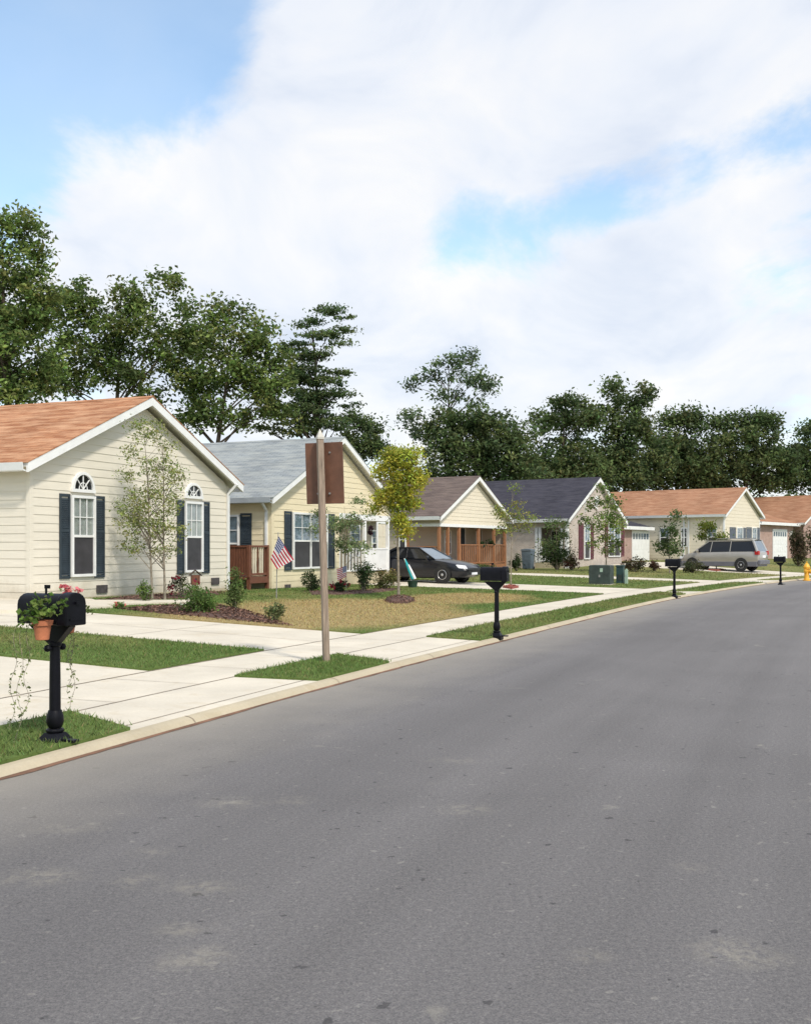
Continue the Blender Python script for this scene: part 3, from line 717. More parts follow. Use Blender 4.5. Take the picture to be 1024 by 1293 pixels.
        b = MB(xf); b.box(t0+fw, t1-fw, .004, .010, z0+fw, z1-fw); b.build('interior', 'room', o)
        cu = MB(xf); k = 17; ts = np.linspace(t0+fw, t1-fw, k)
        vs = [(t, .026+.007*math.sin(i*2.1), z) for z in (zm, z1-fw) for i, t in enumerate(ts)]
        cu.add(vs, [(i, i+1, k+i+1, k+i) for i in range(k-1)]); cu.build('curtain', upper, o, True, recalc=False)
        g = MB(xf); g.box(t0+fw, t1-fw, .042, .047, zm+fw*.45, z1-fw); g.build('pane', 'glass', o)
        g = MB(xf); g.box(t0+fw, t1-fw, .036, .040, z0+fw, zm-fw*.45); g.build('pane' if lower == 'glass' else 'insect_screen', lower, o)
        mu = MB(xf); halves = [(t0+fw, t1-fw)] if not mullion else [(t0+fw, (t0+t1)/2-fw*.6), ((t0+t1)/2+fw*.6, t1-fw)]
        for (x0, x1) in halves:
            for i in range(1, cols): x = x0+(x1-x0)*i/cols; mu.box(x-.011, x+.011, .048, .060, zm+fw*.45, z1-fw)
            for j in range(1, rows): zz_ = zm+(z1-fw-zm)*j/rows; mu.box(x0, x1, .0485, .062, zz_-.011, zz_+.011)
        if mu.v: mu.build('muntin', frame, o)
        return o
    def shutter(s, xf, t0, t1, z0, z1, mat='slate'):
        m = MB(xf); fw = min(.05, (t1-t0)*.2)
        m.box(t0, t0+fw, .018, .052, z0, z1); m.box(t1-fw, t1, .018, .052, z0, z1)
        for z in (z0, z0+(z1-z0)*.55, z1-fw*1.4): m.box(t0+fw, t1-fw, .018, .050, z, z+fw*1.4)
        zz_ = z0+.09
        while zz_ < z1-.12: m.add([(t0+fw, .046, zz_), (t1-fw, .046, zz_), (t1-fw, .022, zz_+.045), (t0+fw, .022, zz_+.045)], [(0, 1, 2, 3)]); zz_ += .045
        return m.build('shutter', mat, s.root)
    def arch(s, xf, t0, t1, z0, z1):
        c, w, h = (t0+t1)/2, (t1-t0)/2, z1-z0; k = 14; f = MB(xf)
        out = [(c+w*math.cos(math.pi*i/k), z0+.06+(h-.06)*math.sin(math.pi*i/k)) for i in range(k+1)]
        inn = [(c+(w-.07)*math.cos(math.pi*i/k), z0+.06+(h-.13)*math.sin(math.pi*i/k)) for i in range(k+1)]
        for i in range(k):
            q = [out[i], out[i+1], inn[i+1], inn[i]]
            f.add([(x, .012, z) for x, z in q]+[(x, .08, z) for x, z in q], [(0,1,2,3),(4,5,6,7),(0,1,5,4),(2,3,7,6),(1,2,6,5),(3,0,4,7)])
        f.box(t0-.02, t1+.02, .012, .085, z0-.02, z0+.058)
        o = f.build('transom_window', 'white', s.root)
        g = MB(xf); g.add([(x, .03, z) for x, z in inn], [tuple(range(k+1))]); g.build('pane', 'carglass', o)
        m = MB(xf)
        for an in (45, 90, 135):
            x, z = c+(w-.08)*math.cos(R(an)), z0+.06+(h-.14)*math.sin(R(an)); m.bar((c, .045, z0+.06), (x, .045, z), .022, .02, (0, 1, 0))
        rr = [(c+(w-.07)*.45*math.cos(math.pi*i/8), .047, z0+.06+(h-.13)*.45*math.sin(math.pi*i/8)) for i in range(9)]
        m.tube(rr, .012, 5); m.build('muntin', 'white', o)
        return o
    def door(s, xf, t0, t1, z0, z1, mat='white', panels=True, light=False, frame='white', name='door'):
        m = MB(xf); m.box(t0, t1, .012, .04, z0, z1); o = m.build(name, mat, s.root)
        f = MB(xf); f.box(t0-.09, t0-.002, .012, .06, z0, z1+.09); f.box(t1+.002, t1+.09, .012, .06, z0, z1+.09); f.box(t0-.002, t1+.002, .012, .06, z1+.002, z1+.09); f.build('door_frame', frame, o)
        if panels:
            p = MB(xf); W = t1-t0; H = z1-z0; nc = max(2, int(W/.5)); nr = 4 if name == 'garage_door' else 3
            for i in range(nc):
                for j in range(nr):
                    if name == 'garage_door' and j == nr-1: continue
                    p.box(t0+W*(i+.14)/nc, t0+W*(i+.86)/nc, .042, .052, z0+H*(j+.14)/nr, z0+H*(j+.86)/nr)
            p.build('door_panel', mat, o)
            if name == 'garage_door':
                g = MB(xf)
                for i in range(nc): g.box(t0+W*(i+.14)/nc, t0+W*(i+.86)/nc, .042, .050, z0+H*.80, z0+H*.95)
                g.build('pane', 'winds', o)
        h = MB(xf); h.lathe([(.012, .05), (.035, .065), (.03, .10), (.0, .11)], (t1-.09, 0, z0+(z1-z0)*.46), 10, axis='y'); h.build('handle', 'pole', o)
        return o
    def downspout(s, xf, t, z0, z1, n0=.03):
        m = MB(xf); m.box(t-.04, t+.04, n0, n0+.06, z0+.12, z1-.35); m.bar((t, n0+.03, z1-.36), (t, n0+.34, z1-.06), .08, .06, (1, 0, 0)); m.bar((t, n0+.03, z0+.14), (t, n0+.25, z0+.04), .08, .06, (1, 0, 0))
        return m.build('downspout', 'alu', s.root)
    def vent(s, xf, t, z, w=.4, h=.2):
        m = MB(xf); m.box(t-w/2, t+w/2, .018, .05, z-h/2, z+h/2); return m.build('crawlspace_vent', 'vent', s.root)

# ---- house 1: cream gable, orange roof
H = House('cream sided house with orange shingle roof, slate shutters and two arched windows', (-8.6, 23.6), 22.3, 8.4, 17, 3.1, 5.0, .42, 'cream', 'orange_roof')
fx, sx_ = H.front(), H.side()
m = H.lap(fx, 0, H.W, .0, H.ridge-.02, True); H.lap(sx_, 0, H.D, .0, H.eave, mb=m); m.build('wall', 'cream', H.root, recalc=False)
H.shell(); H.roof(ov=.40, ovf=.32, trim=.22); H.corner((0, 0), (H.W, 0))
m = MB(); m.add([(-.03, -.03, -.6), (H.W, -.03, -.6), (H.W, -.03, 0), (-.03, -.03, 0)], [(0, 1, 2, 3)]); m.add([(-.03, -.03, -.6), (-.03, H.D, -.6), (-.03, H.D, 0), (-.03, -.03, 0)], [(0, 1, 2, 3)]); m.build('foundation', 'found', H.root, recalc=False)
for (l, r, t, bt, s0, s1, s2, s3, at_, ab) in ((88.5, 118.5, 626, 728, 74.5, 87.5, 119, 131, 596, 620), (232, 254.5, 633.5, 722.5, 223, 231.5, 255, 263.5, 610, 628)):
    A0, A1 = H.a(l), H.a(r); am = (A0+A1)/2; zb, ztp = H.z(bt, am), H.z(t, am)
    H.window(fx, A0, A1, zb, ztp, 'curtain', 3, 2); H.arch(fx, A0+.03, A1-.03, H.z(ab, am)-.02, H.z(at_, am))
    H.shutter(fx, H.a(s0), H.a(s1), zb-.04, ztp+.02); H.shutter(fx, H.a(s2), H.a(s3), zb-.04, ztp+.02)
H.vent(fx, H.a(128), .18); H.vent(fx, H.a(271), .22)
H.downspout(fx, H.W-.06, -.15, H.eave+.1)
H1 = H
# ---- house 2: yellow siding, grey roof, white corner porch
H = House('yellow sided house with grey shingle roof and a white railed corner porch', (-4.38, 33.7), 23.6, 9.3, 15, 3.05, 5.28, .2, 'yellow', 'grey_roof')
fx, sx_ = H.front(), H.side(); ap = H.a(428); zc = 2.72
m = H.lap(fx, 0, ap, -.1, zc); H.lap(fx, 0, H.W, zc, H.ridge-.02, True, mb=m); H.lap(sx_, 0, H.D, -.1, H.eave, mb=m)
H.lap(H.front(1.9), ap, H.W, .45, zc, mb=m); H.lap(lambda t, n, z: (ap+n, t, z), 0, 1.9, .45, zc, mb=m)
m.build('wall', 'yellow', H.root, recalc=False)
mm = MB(); mm.add([(H.W, 1.9, -.4), (H.W, H.D, -.4), (H.W, H.D, H.eave), (H.W, 1.9, H.eave)], [(0,1,2,3)]); mm.add([(0, H.D, -.4), (H.W, H.D, -.4), (H.W, H.D, H.eave), (H.W/2, H.D, H.ridge), (0, H.D, H.eave)], [(0,1,2,3,4)]); mm.build('wall', 'yellow', H.root)
H.roof(ov=.40, ovf=.32, trim=.2, guttrim='greybeam'); H.corner((0, 0), w=.13)
m = MB(); m.box(ap, H.W, -.02, .10, zc-.22, zc-.001); m.box(H.W-.12, H.W, .10, 1.9, zc-.22, zc-.001); m.build('porch_beam', 'white', H.root)
MB().box(ap+.02, H.W, .0, 1.88, zc-.02, zc-.003).build('porch_ceiling', 'offwhite', H.root)
MB().box(ap, H.W, -.01, 1.9, -.4, .45).build('porch_floor', 'found', H.root)
for t in (H.a(461), H.W-.12):
    MB().box(t, t+.12, 0, .12, .45, zc-.22).build('porch_post', 'white', H.root)
MB().box(H.W-.12, H.W, 1.75, 1.87, .45, zc-.22).build('porch_post', 'white', H.root)
def rail(par, xf, t0, t1, z0, z1, mat, n, wr=.08, sp=.035):
    o = MB(xf).box(t0, t1, -.04, .04, z1-.06, z1).build('railing', mat, par); MB(xf).box(t0, t1, -.03, .03, z0+.08, z0+.14).build('bottom_rail', mat, par)
    b = MB(xf)
    for i in range(n): x = t0+(t1-t0)*(i+.5)/n; b.box(x-sp/2, x+sp/2, -.018, .018, z0+.14, z1-.06)
    b.build('baluster', mat, o); return o
rail(H.root, H.front(.06), H.a(461)+.12, H.W-.12, .45, 1.42, 'white', 26, sp=.06)
rail(H.root, H.front(.06), ap+.05, H.a(461), .45, 1.42, 'white', 8)
rail(H.root, lambda t, n, z: (H.W-.06+n, t, z), .12, 1.75, .45, 1.42, 'white', 14)
A0, A1 = H.a(368.5), H.a(412); am = (A0+A1)/2; zb, ztp = H.z(718, am), H.z(648, am)
H.window(fx, A0, A1, zb, ztp, 'blind', 2, 2, mullion=1); H.shutter(fx, H.a(358.5), H.a(367.5), zb-.03, ztp+.02); H.shutter(fx, H.a(413), H.a(421.5), zb-.03, ztp+.02)
r19 = H.front(1.9); H.door(r19, H.a(476, 1.9), H.a(476, 1.9)+.92, .46, 2.5, 'tan2')
H.window(r19, H.a(441, 1.9), H.a(441, 1.9)+.9, 1.05, 2.4, 'blind', 2, 2)
B1, B0 = H.b(303.5), H.b(303.5)+.62
H.window(sx_, B1, B1+.85, H.z(704, 0, B1)-.75, H.z(650, 0, B1), 'blind', 2, 2, split=.56); H.shutter(sx_, H.b(318.5), H.b(304.5), H.z(704, 0, .8)-.75, H.z(648, 0, .8))
H.downspout(sx_, .16, -.1, H.eave-.05); H.vent(fx, 1.0, .12, .35, .16)
H2 = H
# wreath by the porch door
w = empty('wreath', H.root.matrix_basis @ Vector((H.a(466.5, 1.9), 1.9, H.z(668, H.a(466.5), 1.9))), R(90-23.6), 'dark leafy wreath hanging on the porch wall of the yellow house', 'wreath')
rg = np.random.default_rng(3); t = rg.uniform(0, 6.28, 260); cc = np.c_[.16*np.cos(t), -.07+rg.normal(0, .02, 260), .16*np.sin(t)]+rg.normal(0, .03, (260, 3))
v, f = leaf_quads(cc, .08, rg); npmesh('leaves', v, f, np.repeat(np.array([.05, .02, .03])*rg.uniform(.4, 1.8, 260)[:, None], 4, 0), 'leaf', w)
m = MB(); m.tube([(.16*math.cos(k*.524), -.05, .16*math.sin(k*.524)) for k in range(13)], .02, 6); m.build('ring', 'bark', w)
# side deck of stained wood at the yellow house
dk = empty('side_deck', H.root.matrix_basis @ Vector((-1.25, .06, 0)), R(90-23.6), 'reddish brown wooden side deck with pale balusters between the cream and yellow houses', 'deck')
MB().box(0, 1.2, 0, 2.2, .42, .50).build('floor', 'redwood', dk)
for (x, y) in ((.0, .0), (1.1, .0), (.0, 2.1), (1.1, 2.1), (0, 1.05)): MB().box(x, x+.1, y, y+.1, -.25, 1.52).build('post', 'redwood', dk)
for (x0, x1, y0, y1) in ((.1, 1.1, .02, .08), (.02, .08, .1, 1.05), (.02, .08, 1.15, 2.1)):
    MB().box(x0-.02, x1+.02, y0-.03, y1+.03, 1.45, 1.51).build('rail', 'redwood', dk); MB().box(x0, x1, y0, y1, .55, .62).build('rail', 'redwood', dk)
for i in range(7): x = .15+i*.138; MB().box(x, x+.035, .03, .07, .62, 1.45).build('baluster', 'tan2' if i % 3 else 'redwood', dk)
m = MB()
for i in range(9): y = .14+i*.1; m.box(.03, .07, y, y+.075, .62, 1.45)
m.build('slats', 'redwood', dk)
m = MB()
for i in range(9): y = 1.2+i*.1; m.box(.03, .07, y, y+.075, .62, 1.45)
m.build('slats', 'redwood', dk)
m = MB(); m.box(.02, 1.1, -.02, -.002, .30, .50); m.build('skirt_board', 'redwood', dk)

# ---- house 3: taupe house with wooden porch
H = House('taupe house with brown shingle roof and stained wood porch under its gable', (1.75, 52.9), 29.5, 8.4, 15, 2.95, 5.05, .26, 'taupe', 'brown_roof')
fx, sx_ = H.front(), H.side(); zc = 2.62; rec = 2.0
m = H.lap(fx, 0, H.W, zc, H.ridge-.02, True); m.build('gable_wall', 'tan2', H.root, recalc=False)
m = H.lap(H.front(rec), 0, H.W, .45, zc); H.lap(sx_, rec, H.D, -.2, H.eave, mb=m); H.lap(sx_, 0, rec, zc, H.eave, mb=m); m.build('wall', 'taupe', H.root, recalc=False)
H.shell(); H.roof(ov=.40, ovf=.30, trim=.22)
m = MB(); m.box(0, H.W, -.03, .10, zc-.16, zc-.002); m.box(0, .10, .1, rec, zc-.16, zc-.002); m.build('porch_beam', 'white', H.root)
MB().box(.0, H.W, .0, rec, .0, .45).build('porch_floor', 'porchwood', H.root)
MB().box(.12, H.W, .11, rec, zc-.05, zc-.01).build('porch_ceiling', 'offwhite', H.root)
for px in (553, 566, 580, 604.5, 624, 650):
    t = min(max(0, H.a(px)), H.W-.14); MB().box(t, t+.14, .0, .14, .45, zc-.16).build('porch_post', 'porchwood', H.root)
MB().box(0, .13, rec-.15, rec-.02, .45, zc-.16).build('porch_post', 'porchwood', H.root)
rail(H.root, H.front(.07), H.a(581)+.14, H.W-.14, .42, 1.55, 'porchwood', 24, sp=.07)
rail(H.root, lambda t, n, z: (.07-n, t, z), .14, rec-.15, .42, 1.45, 'porchwood', 12)
m = MB(); 
for i in range(38): x = H.a(581)+i*.135; m.box(x, x+.12, -.03, -.008, -.2, .43)
m.build('porch_skirt', 'porchwood', H.root)
m = MB()
for i in range(4): m.box(.5, 1.6, -.30*(4-i)-.02, -.30*(3-i)-.02, -.2, -.03+.115*i)
m.build('porch_steps', 'porchwood', H.root)
rr = H.front(rec); b_ = H.a(600, rec)
H.window(rr, b_, b_+1.5, .95, 2.35, 'curtain', 2, 2, mullion=1); H.window(rr, H.a(560, rec), H.a(560, rec)+.8, 1.0, 2.35, 'blind', 2, 2)
H.door(rr, H.a(577, rec), H.a(577, rec)+.92, .46, 2.5, 'slate'); H.window(rr, H.a(636, rec), H.a(636, rec)+1.0, 1.0, 2.35, 'curtain', 2, 2)
H.window(sx_, H.b(513.5), H.b(504), 1.2, 2.35, 'room', 2, 2); H.window(sx_, H.b(480), H.b(470), .9, 2.3, 'blind', 2, 2)
H3 = H
# ---- house 4: brick gable, dark roof
H = House('pink brick house with dark charcoal roof, maroon shutters and white garage door', (9.75, 62.0), 33, 8.8, 15, 3.05, 5.55, .30, 'palebrick', 'dark_roof')
fx, sx_ = H.front(), H.side()
m = MB(); m.xf = fx; m.add([(0, 0, -.3), (H.W, 0, -.3), (H.W, 0, H.eave), (H.W/2, 0, H.ridge), (0, 0, H.eave)], [(0,1,2,3,4)])
PB = H.b(675.5)
m.xf = sx_; m.add([(PB, 0, -.3), (H.D, 0, -.3), (H.D, 0, H.eave), (PB, 0, H.eave)], [(0,1,2,3)]); m.add([(0, 0, -.3), (.3, 0, -.3), (.3, 0, H.eave), (0, 0, H.eave)], [(0,1,2,3)])
m.add([(.3, 0, 2.6), (PB, 0, 2.6), (PB, 0, H.eave), (.3, 0, H.eave)], [(0,1,2,3)]); m.add([(.3, -1.8, -.3), (PB, -1.8, -.3), (PB, -1.8, 2.6), (.3, -1.8, 2.6)], [(0,1,2,3)])
m.xf = None; m.add([(0, .3, -.3), (1.8, .3, -.3), (1.8, .3, 2.6), (0, .3, 2.6)], [(0,1,2,3)]); m.add([(0, PB, -.3), (1.8, PB, -.3), (1.8, PB, 2.6), (0, PB, 2.6)], [(0,1,2,3)])
m.build('wall', 'palebrick', H.root, recalc=False); H.shell(); H.roof(ov=.40, ovf=.30, trim=.24); H.corner((0, 0), w=.16)
MB().box(.0, 1.8, .3, PB, -.3, .42).build('porch_floor', 'found', H.root)
MB().box(.0, 1.8, .31, PB-.01, 2.56, 2.598).build('porch_ceiling', 'offwhite', H.root)
for y in (.32, H.b(682.5), PB-.15): MB().box(-.02, .13, y, y+.15, .42, 2.55).build('porch_post', 'white', H.root)
rail(H.root, lambda t, n, z: (.065-n, t, z), .50, H.b(682.5), .42, 1.35, 'white', 12)
inn = lambda t, n, z: (1.8-n, t, z)
H.window(inn, .6, 1.9, .8, 2.4, 'room', 2, 2, mullion=1); H.door(inn, 2.25, 3.15, .43, 2.45, 'slate'); H.window(inn, 3.6, 4.6, .9, 2.4, 'blind', 2, 2)
for (l, r, t, bt, s0, s1, s2, s3, mu) in ((736.5, 743.5, 661, 706, 730, 735.5, 744.5, 748.5, 0), (767, 782, 662, 703, 763, 766.5, 783, 787, 1)):
    A0, A1 = H.a(l), H.a(r); am = (A0+A1)/2; zb, ztp = H.z(bt, am), H.z(t, am)
    H.window(fx, A0, A1, zb, ztp, 'blind', 2, 2, mullion=mu); H.shutter(fx, H.a(s0), H.a(s1), zb, ztp, 'maroon'); H.shutter(fx, H.a(s2), H.a(s3), zb, ztp, 'maroon')
m = MB(); p0 = (H.a(738), -.03, H.z(630, H.a(738))); p1 = (H.a(753), -.03, H.z(643, H.a(753))); m.bar(p0, p1, .06, .16, (0, 1, 0)); m.bar((p0[0]-.05, -.03, p0[2]), (H.a(738)-.0, -.03, H.z(646, H.a(738))), .06, .10, (0, 1, 0)); m.build('gable_bracket', 'white', H.root)
gl = MB(fx); gl.lathe([(.34, .02), (.34, .06), (.26, .065), (.0, .065)], (H.W/2, 0, H.eave+1.25), 16, axis='y'); gl.build('gable_vent', 'white', H.root)
# its garage wing
gs, gw = .6, H.a(826)-H.W
g0, g1_ = H.W+.001, H.W+gw; gf = H.front(gs)
m = MB(); m.xf = gf; m.add([(g0, 0, -.3), (g1_, 0, -.3), (g1_, 0, 2.75), (g0, 0, 2.75)], [(0,1,2,3)]); m.xf = None; m.add([(g1_, gs, -.3), (g1_, gs+8, -.3), (g1_, gs+8, 2.75), (g1_, gs, 2.75)], [(0,1,2,3)])
m.build('garage_wall', 'brick', H.root, recalc=False)
m = MB(); zz0 = 2.78
m.add([(g0, gs-.45, zz0), (g1_+.4, gs-.45, zz0), (g1_-2.4, gs+2.6, zz0+1.05), (g0, gs+2.6, zz0+1.05), (g1_+.4, gs+8, zz0), (g1_-2.4, gs+6, zz0+1.05), (g0, gs+8, zz0), (g0, gs+6, zz0+1.05)], [(0,1,2,3), (1,4,5,2), (3,2,5,7), (7,5,4,6), (0,3,7,6), (0,6,4,1)])
go = m.build('garage_roof', 'dark_roof', H.root)
m = MB(); m.box(g0, g1_+.4, gs-.48, gs-.452, zz0-.20, zz0+.03); m.box(g0, g1_+.4, gs-.45, gs-.002, zz0-.06, zz0-.004); m.build('fascia', 'white', go)
A0, A1 = max(H.a(797.5, gs), g0+.35), H.a(818, gs)
H.door(gf, A0, A1, -.25, H.z(671, A0, gs), 'white', name='garage_door')
H.window(H.side(-0.0) if False else gf, A1+.4, A1+1.1, .9, 2.2, 'blind', 1, 1, frame='white') if g1_-A1 > 1.3 else None
H4 = H
# ---- house 5: tan siding, rust roof, garage wing
H = House('pale tan house with rust orange roof and grey shutters behind the silver minivan', (22.73, 73.5), 38.5, 7.1, 16, 3.3, 5.15, .68, 'tan', 'rust_roof')
fx, sx_ = H.front(), H.side()
m = H.lap(fx, 0, H.W, -.1, H.ridge-.02, True, .25); H.lap(sx_, 0, H.D, -.1, H.eave, False, .25, mb=m); m.build('wall', 'tan2', H.root, recalc=False)
H.shell(); H.roof(ov=.38, ovf=.3, trim=.22); H.corner((0, 0), (H.W, 0))
for (l, r, s0, s1, s2, s3) in ((929, 936.5, 920.5, 928, 937.5, 940.5), (948.5, 954, 941.5, 948, 954.8, 958)):
    A0, A1 = H.a(l), H.a(r); am = (A0+A1)/2; zb, ztp = H.z(697, am), H.z(666, am)
    H.window(fx, A0, A1, zb, ztp, 'blind', 2, 2); H.shutter(fx, H.a(s0), H.a(s1)-.03, zb, ztp, 'grey_shutter'); H.shutter(fx, H.a(s2), H.a(s3), zb, ztp, 'grey_shutter')
H.window(sx_, H.b(905), H.b(893), 1.0, 2.4, 'blind', 2, 2); H.window(sx_, H.b(868), H.b(860), 1.0, 2.4, 'room', 2, 2); H.window(sx_, H.b(845), H.b(833), 1.0, 2.4, 'blind', 2, 2)
H.downspout(sx_, H.b(869.5), 0, H.eave-.05); H.downspout(sx_, 3.0, 0, H.eave-.05)
gs = .5; g0, g1_ = H.W+.001, H.a(1001, gs); gf = H.front(gs)
m = MB(); m.xf = gf; m.add([(g0, 0, -.3), (g1_, 0, -.3), (g1_, 0, 2.9), (g0, 0, 2.9)], [(0,1,2,3)]); m.xf = None; m.add([(g1_, gs, -.3), (g1_, gs+9, -.3), (g1_, gs+9, 2.9), (g1_, gs, 2.9)], [(0,1,2,3)])
m.build('garage_wall', 'brick', H.root, recalc=False)
m = MB(); zz0 = 2.93; k = 1.55
m.add([(g0, gs-.45, zz0), (g1_+.4, gs-.45, zz0), (g1_+.4, gs+4.5, zz0+k), (g0, gs+4.5, zz0+k), (g1_+.4, gs+9.4, zz0), (g0, gs+9.4, zz0)], [(0,1,2,3), (3,2,4,5), (0,3,5), (1,4,2), (0,5,4,1)])
go = m.build('garage_roof', 'rust_roof', H.root)
m = MB(); m.box(g0, g1_+.4, gs-.48, gs-.452, zz0-.2, zz0+.03); m.box(g0, g1_+.4, gs-.45, gs-.002, zz0-.06, zz0-.004); m.build('fascia', 'white', go)
H.door(gf, H.a(975, gs), H.a(992, gs), -.1, 2.35, 'white', name='garage_door')
m = MB(gf); t = H.a(996.5, gs); m.box(t-.1, t+.1, .012, .2, 1.9, 2.3); m.build('wall_lamp', 'white', H.root)
H5 = H
# ---- house 6: only its rust roof and a strip of wall at the edge
H = House('rust roofed brick house beyond the yellow hydrant, half hidden by tall shrubs', (33.6, 87.0), 46, 9.0, 16, 3.0, 5.3, .7, 'brick', 'rust_roof')
fx, sx_ = H.front(), H.side()
m = MB(fx); m.add([(0, 0, -.3), (H.W, 0, -.3), (H.W, 0, H.eave), (H.W/2, 0, H.ridge), (0, 0, H.eave)], [(0,1,2,3,4)]); m.xf = sx_; m.add([(0, 0, -.3), (H.D, 0, -.3), (H.D, 0, H.eave), (0, 0, H.eave)], [(0,1,2,3)])
m.build('wall', 'brick', H.root, recalc=False); H.shell(); H.roof(ov=.4, ovf=.3, trim=.22)
H.window(sx_, 1.5, 2.5, 1, 2.3, 'blind', 2, 2); H.window(sx_, 4.0, 5.0, 1, 2.3, 'blind', 2, 2); H.window(sx_, 7.0, 8.0, 1, 2.3, 'blind', 2, 2); H.window(fx, 2.5, 4.0, 1, 2.3, 'blind', 2, 2, mullion=1)

# ------------------------------------------------------------------ mailboxes
def mailbox(label, loc, ang, grp='black mailboxes along the kerb', h=1.19, fancy=True):
    root = empty('mailbox', loc, ang, label, 'mailbox', grp)       # local +x faces the road
    b0 = h-.25
    def prof(w, z0, z1, k=8): return [(-w, z0), (w, z0), (w, z1-.09)]+[(w*math.cos(math.pi*i/k), z1-.09+.09*math.sin(math.pi*i/k)) for i in range(1, k)]+[(-w, z1-.09)]
    def ext(w, z0, z1, x0, x1):
        m = MB(lambda a, b, c: (b, a, c)); m.prism(prof(w, z0, z1), x0, x1); return m
    ext(.105, b0, h-.008, -.30, .115).build('box', 'boxblack', root, True, bevel=.006)
    d = ext(.117, b0-.012, h+.004, .115, .22).build('door', 'boxblack', root, True, bevel=.01)
    m = MB(); m.box(.22, .24, -.02, .02, h-.09, h-.07); m.box(.22, .227, -.075, .075, b0+.03, b0+.045); m.build('door_pull', 'boxblack', d)
    m = MB(); m.box(-.02, .02, -.135, -.118, h-.19, h+.06); m.box(-.02, .09, -.137, -.119, h-.01, h+.06)
    fl = MB(); fl.box(-.10, -.085, -.006, .006, h-.02, h+.055); fl.box(-.105, -.055, -.008, .008, h+.03, h+.06); fl.build('flag', 'boxblack', root)
    m = MB(); m.lathe([(.046, .16), (.044, h*.42), (.040, b0-.19), (.05, b0-.18), (.05, b0-.15), (.038, b0-.14)], n=14); m.lathe([(.052, .24), (.066, .20), (.070, .15), (.058, .11), (.05, .10)], n=14)
    m.build('post', 'boxblack', root, True)
    m = MB(); m.lathe([(.06, .095), (.072, .085), (.072, .07), (.06, .06)], n=14); m.lathe([(.135, .0), (.135, .012), (.085, .06), (.07, .062)], n=4, sq=False)
    m.box(.02, .22, -.035, .035, -.005, .016); m.lathe([(.15, -.06), (.15, .006), (.14, .01)], n=4); m.build('base', 'boxblack', root, False, bevel=.004)
    m = MB(); m.prism([(-.03, b0-.17), (.03, b0-.17), (.18, b0-.02), (.18, b0-.013), (-.24, b0-.013), (-.24, b0-.02)], -.035, .035)
    for s in (-1, 1): m.lathe([(.0, 0), (.022, .008), (.03, .03), (.022, .052), (.0, .06)], (0, s*.085, b0-.225), 10); m.bar((0, 0, b0-.19), (0, s*.085, b0-.2), .02, .02)
    m.build('bracket', 'boxblack', root, False)
    return root
def face_road(p):
    s, d = sd_xy(p.x, p.y); tx, ty = float(np.interp(s[0], SS, TX)), float(np.interp(s[0], SS, TY)); return math.atan2(-tx, ty)
p = G(70, 934, .03); MBX = p
mb1 = mailbox('nearest black mailbox with two flower pots hung from its sides', p, face_road(p)+R(-2))
proto = None
for (px, py, lab) in ((627, 803, 'black mailbox on the verge in front of the dark sedan and taupe house'), (851, 754, 'black mailbox on the verge to the right of the green utility boxes'), (985, 737.5, 'small distant black mailbox on the verge beside the yellow hydrant')):
    p = G(px, py, .03)
    if proto is None: q = proto = mailbox(lab, p, face_road(p)+R(4), h=1.22); q.scale = (.93, .9, 1)
    else: q = copy_tree(proto); q['label'] = lab; q.location = p; q.rotation_euler.z = face_road(p)
# flower pots on the first mailbox
def flowerpot(label, loc, seed, flowers, vines):
    rg = np.random.default_rng(seed); root = empty('flower_pot', loc, 0, label, 'flower pot', 'terracotta pots on the first mailbox')
    m = MB(); m.lathe([(.052, 0), (.058, .005), (.075, .125), (.088, .126), (.094, .165), (.084, .166), (.078, .135), (.0, .135)], n=22); m.v = [(x*.9, y*.9, z*.92) for x, y, z in m.v]; m.build('pot', 'terracotta', root, True)
    cl = [((rg.normal(0, .085), rg.normal(0, .06), .20+rg.uniform(-.04, .11)), (.05, .045, .045), 14) for _ in range(10)]
    cl += [((-.10+rg.normal(0, .04), rg.normal(0, .05), .17+rg.uniform(-.05, .05)), (.05, .05, .04), 14) for _ in range(5)]
    if flowers: cl = cl[:8]
    crown_mesh('foliage', cl, .045, [(.13, .20, .04), (.17, .24, .06), (.09, .15, .03)], root, rg, aspect=.8)
    if flowers:
        fc = [((rg.normal(.0, .04), rg.normal(0, .05), .33+rg.uniform(-.03, .05)), (.028, .028, .022), 12) for _ in range(6)]
        crown_mesh('flowers', fc, .04, [(.62, .16, .17), (.70, .25, .24)], root, rg, aspect=.9)
    st = MB(); pts = []
    for (dx, dy, z1) in vines:
        P = [(0, 0, .17), (dx*.6, dy*.6, .19), (dx, dy, .10)]; n = 14
        for i in range(1, n+1): P.append((dx+math.sin(i*.9+seed)*.02+dx*.015*i, dy+math.cos(i*1.1)*.015, .10+(z1-.10)*i/n))
        st.tube(P, .0018, 4)
        for q in P[2:]:
            for _ in range(3): pts.append(np.array(q)+rg.normal(0, .014, 3))
    st.build('vine_stems', 'greybark', root, recalc=False)
    v, f = leaf_quads(np.array(pts), .030, rg, aspect=.7); npmesh('vine_leaves', v, f, np.repeat(np.array([.24, .27, .12])*rg.uniform(.5, 1.4, len(pts))[:, None], 4, 0), 'leaf', root)
    return root
c = at(54, 808, MBX.y-.20); flowerpot('terracotta pot of trailing green leaves on the near side of the first mailbox', c, 4, False, [(-.16, 0, -.78), (-.12, .03, -.6), (-.20, -.02, -.7)])
c = at(86, 799, MBX.y+.22); flowerpot('terracotta pot with pink flowers on the far side of the first mailbox', c, 5, True, [(.03, .02, -.62), (.0, .05, -.5)])

